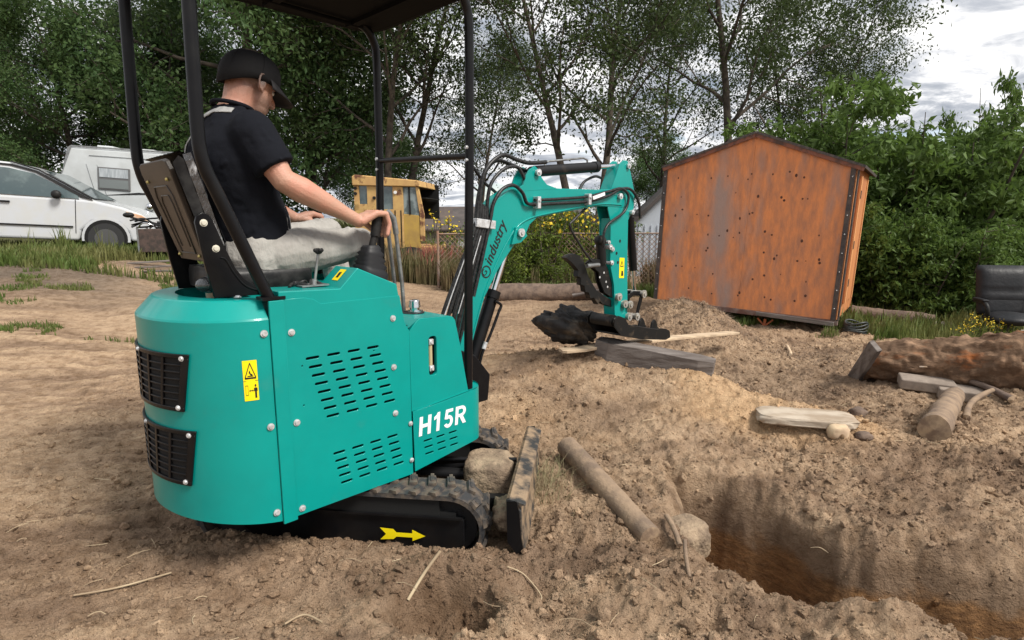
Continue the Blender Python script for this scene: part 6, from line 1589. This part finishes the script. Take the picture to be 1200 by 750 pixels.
def leaf_quads(C, size, R, droop=.35, asp=.5):
    N = len(C)
    ax = R.normal(size=(N, 3)); ax[:, 2] -= droop; ax /= np.linalg.norm(ax, axis=1)[:, None]
    b = R.normal(size=(N, 3)); b -= ax * (b * ax).sum(1)[:, None]; b /= np.linalg.norm(b, axis=1)[:, None]
    s = size * R.uniform(.55, 1.35, (N, 1)); w = s * asp
    nrm = np.cross(ax, b)
    V = np.stack([C, C + ax * s * .5 + b * w * .5 + nrm * s * .06, C + ax * s, C + ax * s * .5 - b * w * .5 + nrm * s * .06], 1).reshape(-1, 3)
    F = np.arange(N * 4).reshape(N, 4)
    return V, F
def plant(name, label, cat, loc, tb, lf, lm, group=None, rz=0, s=(1, 1, 1), trunk_name='trunk', crown_name='crown'):
    t = thing(name, label, cat, loc, rz, group); t.scale = s
    tb.build(trunk_name, M_TRUNK, t); c = np_mesh(crown_name, lf[0], lf[1], lm, t); return t
PROTO = {}
def place(key, label, loc, rz=0, s=1.0, group=None, name=None, cat=None, m=None):
    k = PROTO[key]
    if k['used']:
        o = copy_tree(k['o'], None, label); 
        if m:
            for c in o.children:
                if c.name.startswith('crown'): c.data = c.data; 
    else: o = k['o']; k['used'] = True; o['label'] = label
    o.location = loc; o.rotation_euler = (0, 0, rz); o.scale = (s, s, s) if not isinstance(s, tuple) else s
    if group: o['group'] = group
    return o
def proto(key, name, cat, lm, **k):
    tb, lf = branch_tree(**k); o = plant(name, 'tree', cat, (0, 0, 0), tb, lf, lm); PROTO[key] = dict(o=o, used=False)
proto('feather', 'tree', 'tree', L_MID, seed=11, H=13, r0=.145, trunk_h=3, spread=4.4, n_main=16, depth=3, leafs=44000, leaf=.115, up=.85, cl=.55, twigs=.95, low=.24, forks=2, narrow=.8)
proto('sparse', 'tree', 'tree', L_MID, seed=23, H=12, r0=.15, trunk_h=3, spread=4.6, n_main=14, depth=3, leafs=26000, leaf=.115, up=.7, cl=.6, twigs=.9, low=.3, forks=1)
proto('dense', 'tree', 'tree', L_DARK, seed=37, H=10.5, r0=.22, trunk_h=1, spread=4.2, n_main=20, depth=3, leafs=66000, leaf=.13, up=.5, cl=.6, twigs=1.0, low=.06)
proto('dense2', 'tree', 'tree', L_CONIF, seed=41, H=9.5, r0=.2, trunk_h=1, spread=3.6, n_main=24, depth=3, leafs=66000, leaf=.125, up=.35, droop=.05, cl=.5, twigs=1.0, low=.04)
G_ = 'trees behind the yard'
def T(key, label, px, Y, rz=0, s=1.0, z=None):
    x = aX(px, Y); return place(key, label, (x, Y, gz(x, Y) if z is None else z), rz, s, G_)
T('dense2', 'dark dense tree at the left edge behind the minivan', 5, 23, .3, .92)
T('dense', 'dark dense tree right above the trailer', 95, 21, 1.2, .73)
T('dense2', 'greyish dense tree between the two rear canopy posts', 195, 25, 2.2, .92)
T('dense', 'tall dense tree behind the seated man', 290, 21, 3.3, 1.25)
T('dense', 'tall dense tree right behind the man and cap visor', 372, 24, 5.0, 1.3)
T('feather', 'forked tree with visible limbs seen between the front canopy posts', 462, 20, .4, 1.05)
T('sparse', 'thin pale tree in the bright gap right of the front canopy post', 560, 30, 1.0, .95)
T('feather', 'tall double-stemmed tree standing above the excavator boom', 688, 17.5, 2.4, .98)
T('sparse', 'sparse tree between the double-stemmed tree and the shed roof', 772, 26, 2.0, 1.0)
T('sparse', 'tall tree with dark trunk rising behind the shed peak', 858, 18.5, 4.1, 1.15)
T('feather', 'loose tree behind the right slope of the shed roof', 925, 24, 5.2, .8)
T('dense', 'low dense tree behind the trailer and scrap bin', 235, 27, 4.4, .8)
T('dense2', 'far dense tree behind the yellow machine', 440, 34, 1.9, .8)
T('dense', 'far tree left of the outbuilding, low on the horizon', 640, 42, .9, .55)
T('dense', 'far tree behind the outbuilding', 760, 38, 2.9, .75)
T('dense2', 'far dark tree beyond the left edge', -90, 25, .9, 1.1)
# big-leaved shrub trees on the right
def pinnate(seed, H, spread, n_stems, leafs, leaf, bush=True, cl=.25, rmax=.05):
    R = np.random.default_rng(seed); tb = MB(); C = []
    for s_ in range(n_stems):
        a = R.uniform(0, 6.28); rr = R.uniform(0, .5) * spread; p = Vector((rr * math.cos(a), rr * math.sin(a) * .7, -.1)); d = Vector((math.cos(a) * .28, math.sin(a) * .28, 1)).normalized()
        h = H * R.uniform(.6, 1.05); pts = [p]; n = 7
        for k in range(n): d = (d + Vector(R.normal(0, .10, 3)) + Vector((0, 0, .03))).normalized(); pts.append(pts[-1] + d * h / n)
        r_ = rmax * R.uniform(.4, 1); tb.tube(pts, r_, 5, True, [r_ * (1 - .8 * k / n) for k in range(n + 1)])
        for c in range(int(R.integers(9, 14))):
            t = R.uniform(.16, 1); i = min(int(t * n), n - 1); q = pts[i].lerp(pts[i + 1], t * n - i); an = R.uniform(0, 6.28)
            dd = Vector((math.cos(an), math.sin(an), R.uniform(.1, .8))).normalized(); L = spread * R.uniform(.25, .6) * (1.1 - .5 * t); bp = [q]
            for k in range(4): dd = (dd + Vector(R.normal(0, .12, 3)) + Vector((0, 0, -.10))).normalized(); bp.append(bp[-1] + dd * L / 4)
            tb.tube(bp, .01, 3, True, [.012, .009, .007, .005, .003])
            for k in range(1, 5):      # compound leaves hanging off the twig
                for w in range(5):
                    o_ = bp[k] + Vector(R.normal(0, .05, 3)); ad = Vector((R.normal(), R.normal(), R.normal() * .4)).normalized(); l_ = R.uniform(.28, .5) * cl / .25
                    for j in range(7):
                        u = j / 6; C.append(tuple(o_ + ad * l_ * u + Vector((0, 0, -.22 * u * u * l_)) + Vector(R.normal(0, .02, 3))))
    C = np.array(C)
    if len(C) > leafs: C = C[R.permutation(len(C))[:leafs]]
    return tb, leaf_quads(C, leaf, R, .7, .42)
tb, lf = pinnate(51, 3.8, 1.9, 13, 19000, .15)
PROTO['sumac'] = dict(o=plant('shrub_tree', 's', 'shrub', (0, 0, 0), tb, lf, L_BRIGHT, trunk_name='stems'), used=False)
tb, lf = pinnate(57, 2.6, 1.6, 12, 15000, .12)
PROTO['bush'] = dict(o=plant('bush', 's', 'bush', (0, 0, 0), tb, lf, L_BRIGHT, trunk_name='stems'), used=False)
def S(key, label, px, Y, rz=0, s=1.0, g='bushes behind the yard'):
    x = aX(px, Y); return place(key, label, (x, Y, gz(x, Y)), rz, s, g)
S('sumac', 'tall bright green shrub tree right against the shed side', 1010, 10.6, .3, 1.02)
S('sumac', 'bright green shrub tree in the middle of the right thicket', 1085, 10.2, 2.1, .88)
S('sumac', 'broad bright green shrub tree near the right edge', 1150, 10.8, 4.2, .86)
S('sumac', 'bright green shrub tree cut by the right picture edge', 1235, 9.8, 5.6, .66)
S('sumac', 'slender shrub tree rising alone above the thicket near the right edge', 1140, 11.6, 1.1, (.42, .42, 1.12))
S('bush', 'low bush behind the shed right corner', 1035, 9.6, 1.0, .75)
S('bush', 'low bush left of the office chair', 1105, 8.9, 2.0, .62)
S('bush', 'low bush behind the office chair', 1175, 9.0, 3.0, .62)
S('sumac', 'shrub tree standing further back over the shed roof edge', 955, 12.5, 1.4, 1.12)
# a lone shoot
# roadside weeds and goldenrod
tb, lf = pinnate(61, 1.5, .9, 12, 4200, .075, cl=.12, rmax=.015)
PROTO['weed'] = dict(o=plant('leafy_weed', 's', 'weed', (0, 0, 0), tb, lf, L_LIME, trunk_name='stems'), used=False)
def goldenrod(seed, H):
    R = np.random.default_rng(seed); tb = MB(); C = []; Fl = []
    for s_ in range(14):
        x, y = R.normal(0, .28, 2); d = Vector((R.normal(0, .12), R.normal(0, .12), 1)).normalized(); h = H * R.uniform(.7, 1.1); p0 = Vector((x, y, 0)); p1 = p0 + d * h
        tb.tube([p0, p0.lerp(p1, .5), p1], .006, 3)
        for k in range(22): q = p0.lerp(p1, R.uniform(.1, .85)); C.append(tuple(q + Vector(R.normal(0, .05, 3))))
        for k in range(12 if s_ % 3 == 0 else 3): q = p0.lerp(p1, R.uniform(.88, 1.02)); Fl.append(tuple(q + Vector(R.normal(0, .05, 3))))
    return tb, leaf_quads(np.array(C), .11, R, .2, .25), leaf_quads(np.array(Fl), .05, R, 0, .9)
tb, lf, fl = goldenrod(71, 1.0)
g0 = plant('goldenrod', 's', 'flowers', (0, 0, 0), tb, lf, L_LIME, trunk_name='stems', crown_name='leaves'); np_mesh('blossom', fl[0], fl[1], M_GOLD, g0)
PROTO['gold'] = dict(o=g0, used=False)
gg = 'weeds along the fence'
for i, (px, Y, s_) in enumerate(((598, 12.3, .75), (628, 13.4, 1.15), (655, 12.4, .6), (690, 13.6, 1.3), (583, 12.6, .9), (612, 13.2, 1.2))):
    S('weed', ['leafy lime green weed clump', 'tall lime green weed clump', 'small leafy weed clump', 'bushy bright weed clump', 'ragged weed clump', 'upright weed clump'][i] + [' just right of the boom cylinder rod', ' below the boom elbow', ' under the boom beam', ' right below the boom tip', ' left of the boom cylinder rod', ' against the fence under the elbow'][i], px, Y, i * 1.3, s_, gg)
for i, (px, Y, s_) in enumerate(((530, 15.2, 1.45), (618, 13.1, 1.75), (640, 13.2, 1.7), (660, 13.2, 1.6), (678, 13.3, 1.5), (602, 13.2, 1.5))):
    S('gold', 'yellow goldenrod clump ' + ['right of the yellow machine', 'right under the boom elbow', 'second from the boom elbow along the fence', 'in the middle under the boom beam', 'near the boom tip', 'left of the boom pivot pin'][i], px, Y, i * .9, s_, gg)
q_ = at(1150, 392, 6.75); o = place('gold', 'low bright yellow flower clump in front of the office chair, left one', (q_.x, 6.75, .0), 0, .36, 'yellow flowers by the chair'); 
q_ = at(1128, 395, 6.6); o = place('gold', 'low bright yellow flower clump left of the office chair, nearest the bushes', (q_.x, 6.6, .0), 2, .30, 'yellow flowers by the chair')
q_ = at(1168, 388, 6.9); o = place('gold', 'low bright yellow flower clump directly under the office chair arm', (q_.x, 6.9, .0), 4, .28, 'yellow flowers by the chair')
# grass
def grass(name, label, n, sampler, hmin, hmax, m, wid=.006, lean=.45, seed=1, cat='grass'):
    R = np.random.default_rng(seed); P_ = sampler(R, n); N = len(P_); z = ground_h(P_[:, 0], P_[:, 1])
    h = R.uniform(hmin, hmax, N); a = R.uniform(0, 6.28, N); l = lean * R.uniform(.1, 1, N) * h; w = wid * R.uniform(.6, 1.4, N) * (P_[:, 1] / 6) ** .5
    b0 = np.stack([P_[:, 0], P_[:, 1], z - .01], 1); d = np.stack([np.cos(a), np.sin(a), 0 * a], 1); s_ = np.stack([-np.sin(a + .7), np.cos(a + .7), 0 * a], 1)
    mid = b0 + d * (l * .35)[:, None] + np.array([0, 0, 1.]) * (h * .6)[:, None]; tip = b0 + d * l[:, None] + np.array([0, 0, 1.]) * (h)[:, None]
    V = np.stack([b0 - s_ * w[:, None], b0 + s_ * w[:, None], mid + s_ * w[:, None] * .8, mid - s_ * w[:, None] * .8, tip], 1).reshape(-1, 3)
    i0 = np.arange(N) * 5
    F = np.concatenate([np.stack([i0, i0 + 1, i0 + 2], 1), np.stack([i0, i0 + 2, i0 + 3], 1), np.stack([i0 + 3, i0 + 2, i0 + 4], 1)])
    o = np_mesh(name, V, F, m); return tag(o, label, cat, kind='stuff')
def rect(x0, x1, y0, y1, thr=-9, sc=1.2, sd=3):
    def f(R, n):
        x = R.uniform(x0, x1, n * 2); y = R.uniform(y0, y1, n * 2)
        k = fbm(x * sc, y * sc, sd, 4) > thr; P_ = np.stack([x, y], 1)[k]; return P_[:n]
    return f
grass('grass', 'green grass in front of the minivan and trailer', 26000, rect(-12, -3.6, 9.3, 13.5, -.12, .8), .05, .26, L_GRASS, .009, seed=1)
grass('grass', 'thin green grass strip in the dirt at far left', 22000, rect(-10, -3.6, 6.4, 9.2, .05, .9, 9), .02, .09, L_GRASS, .006, seed=2)
grass('tall_grass', 'taller seed grass at the side of the minivan', 700, rect(-11, -7.2, 10.3, 10.9, -.1), .3, .6, L_GRASS, .006, .3, seed=3)
grass('grass', 'green grass around and under the orange shed', 9000, lambda R, n: (lambda P_: P_[(np.abs(P_[:, 1] - (8.55 - .55 * (P_[:, 0] - 2.6))) < .55)])(rect(2.4, 4.7, 6.9, 9.2, -.2)(R, n)), .04, .17, L_GRASS, .006, seed=4)
grass('grass', 'grass at the foot of the right thicket around the chair', 11000, rect(4.3, 9.5, 6.6, 9.8, -.15), .06, .30, L_GRASS, .008, seed=5)
grass('dry_weeds', 'strip of tall dry weeds beyond the dug ground', 12000, rect(-6.5, 1.0, 13.2, 17.5, -.2, .6), .3, .85, L_DRY, .012, .35, seed=6)
grass('dry_weeds', 'dry weeds and grass growing through the chain link fence', 9000, rect(-1.5, 6.5, 12.0, 13.6, -.2, .8), .2, .75, L_DRY, .010, .4, seed=7)
grass('grass', 'green grass at the foot of the chain link fence', 9000, rect(-1.0, 6.5, 11.4, 12.9, -.05, .8), .08, .3, L_GRASS, .010, .5, seed=8)
grass('grass', 'far green grass beyond the weeds', 16000, rect(-14, 12, 17, 30, -.3, .3), .2, .6, L_GRASS, .02, .5, seed=9)
grass('grass_tuft', 'half buried dry grass tuft between dozer blade and sandy limb', 420, lambda R, n: np.stack([R.normal(.17, .07, n), R.normal(3.02, .10, n)], 1), .05, .16, mat('dull_grass', (.20, .19, .09), rough=.8, c2=(.28, .22, .13), nscale=9), .0016, 1.6, seed=10)
grass('dead_grass', 'matted dead grass on the heap beside the shed', 6500, lambda R, n: np.stack([R.normal(2.15, .40, n), R.normal(6.95, .40, n)], 1), .008, .035, mat('dead_grass', (.20, .145, .10), rough=.9, c2=(.12, .085, .06), nscale=4), .003, 4.0, seed=11)
grass('dead_grass', 'matted dead grass left of the big log', 2600, lambda R, n: np.stack([R.normal(3.4, .38, n), R.normal(6.3, .34, n)], 1), .008, .035, MATS['dead_grass'], .003, 4.0, seed=12)
# red-leaved weeds at the yellow machine
grass('red_weeds', 'reddish seed heads of weeds at the right foot of the yellow machine', 500, lambda R, n: np.stack([R.normal(aX(508, 14.2), .25, n), R.normal(14.2, .2, n)], 1), .5, .95, mat('red_seed', (.30, .09, .07), rough=.8), .010, .3, seed=13)
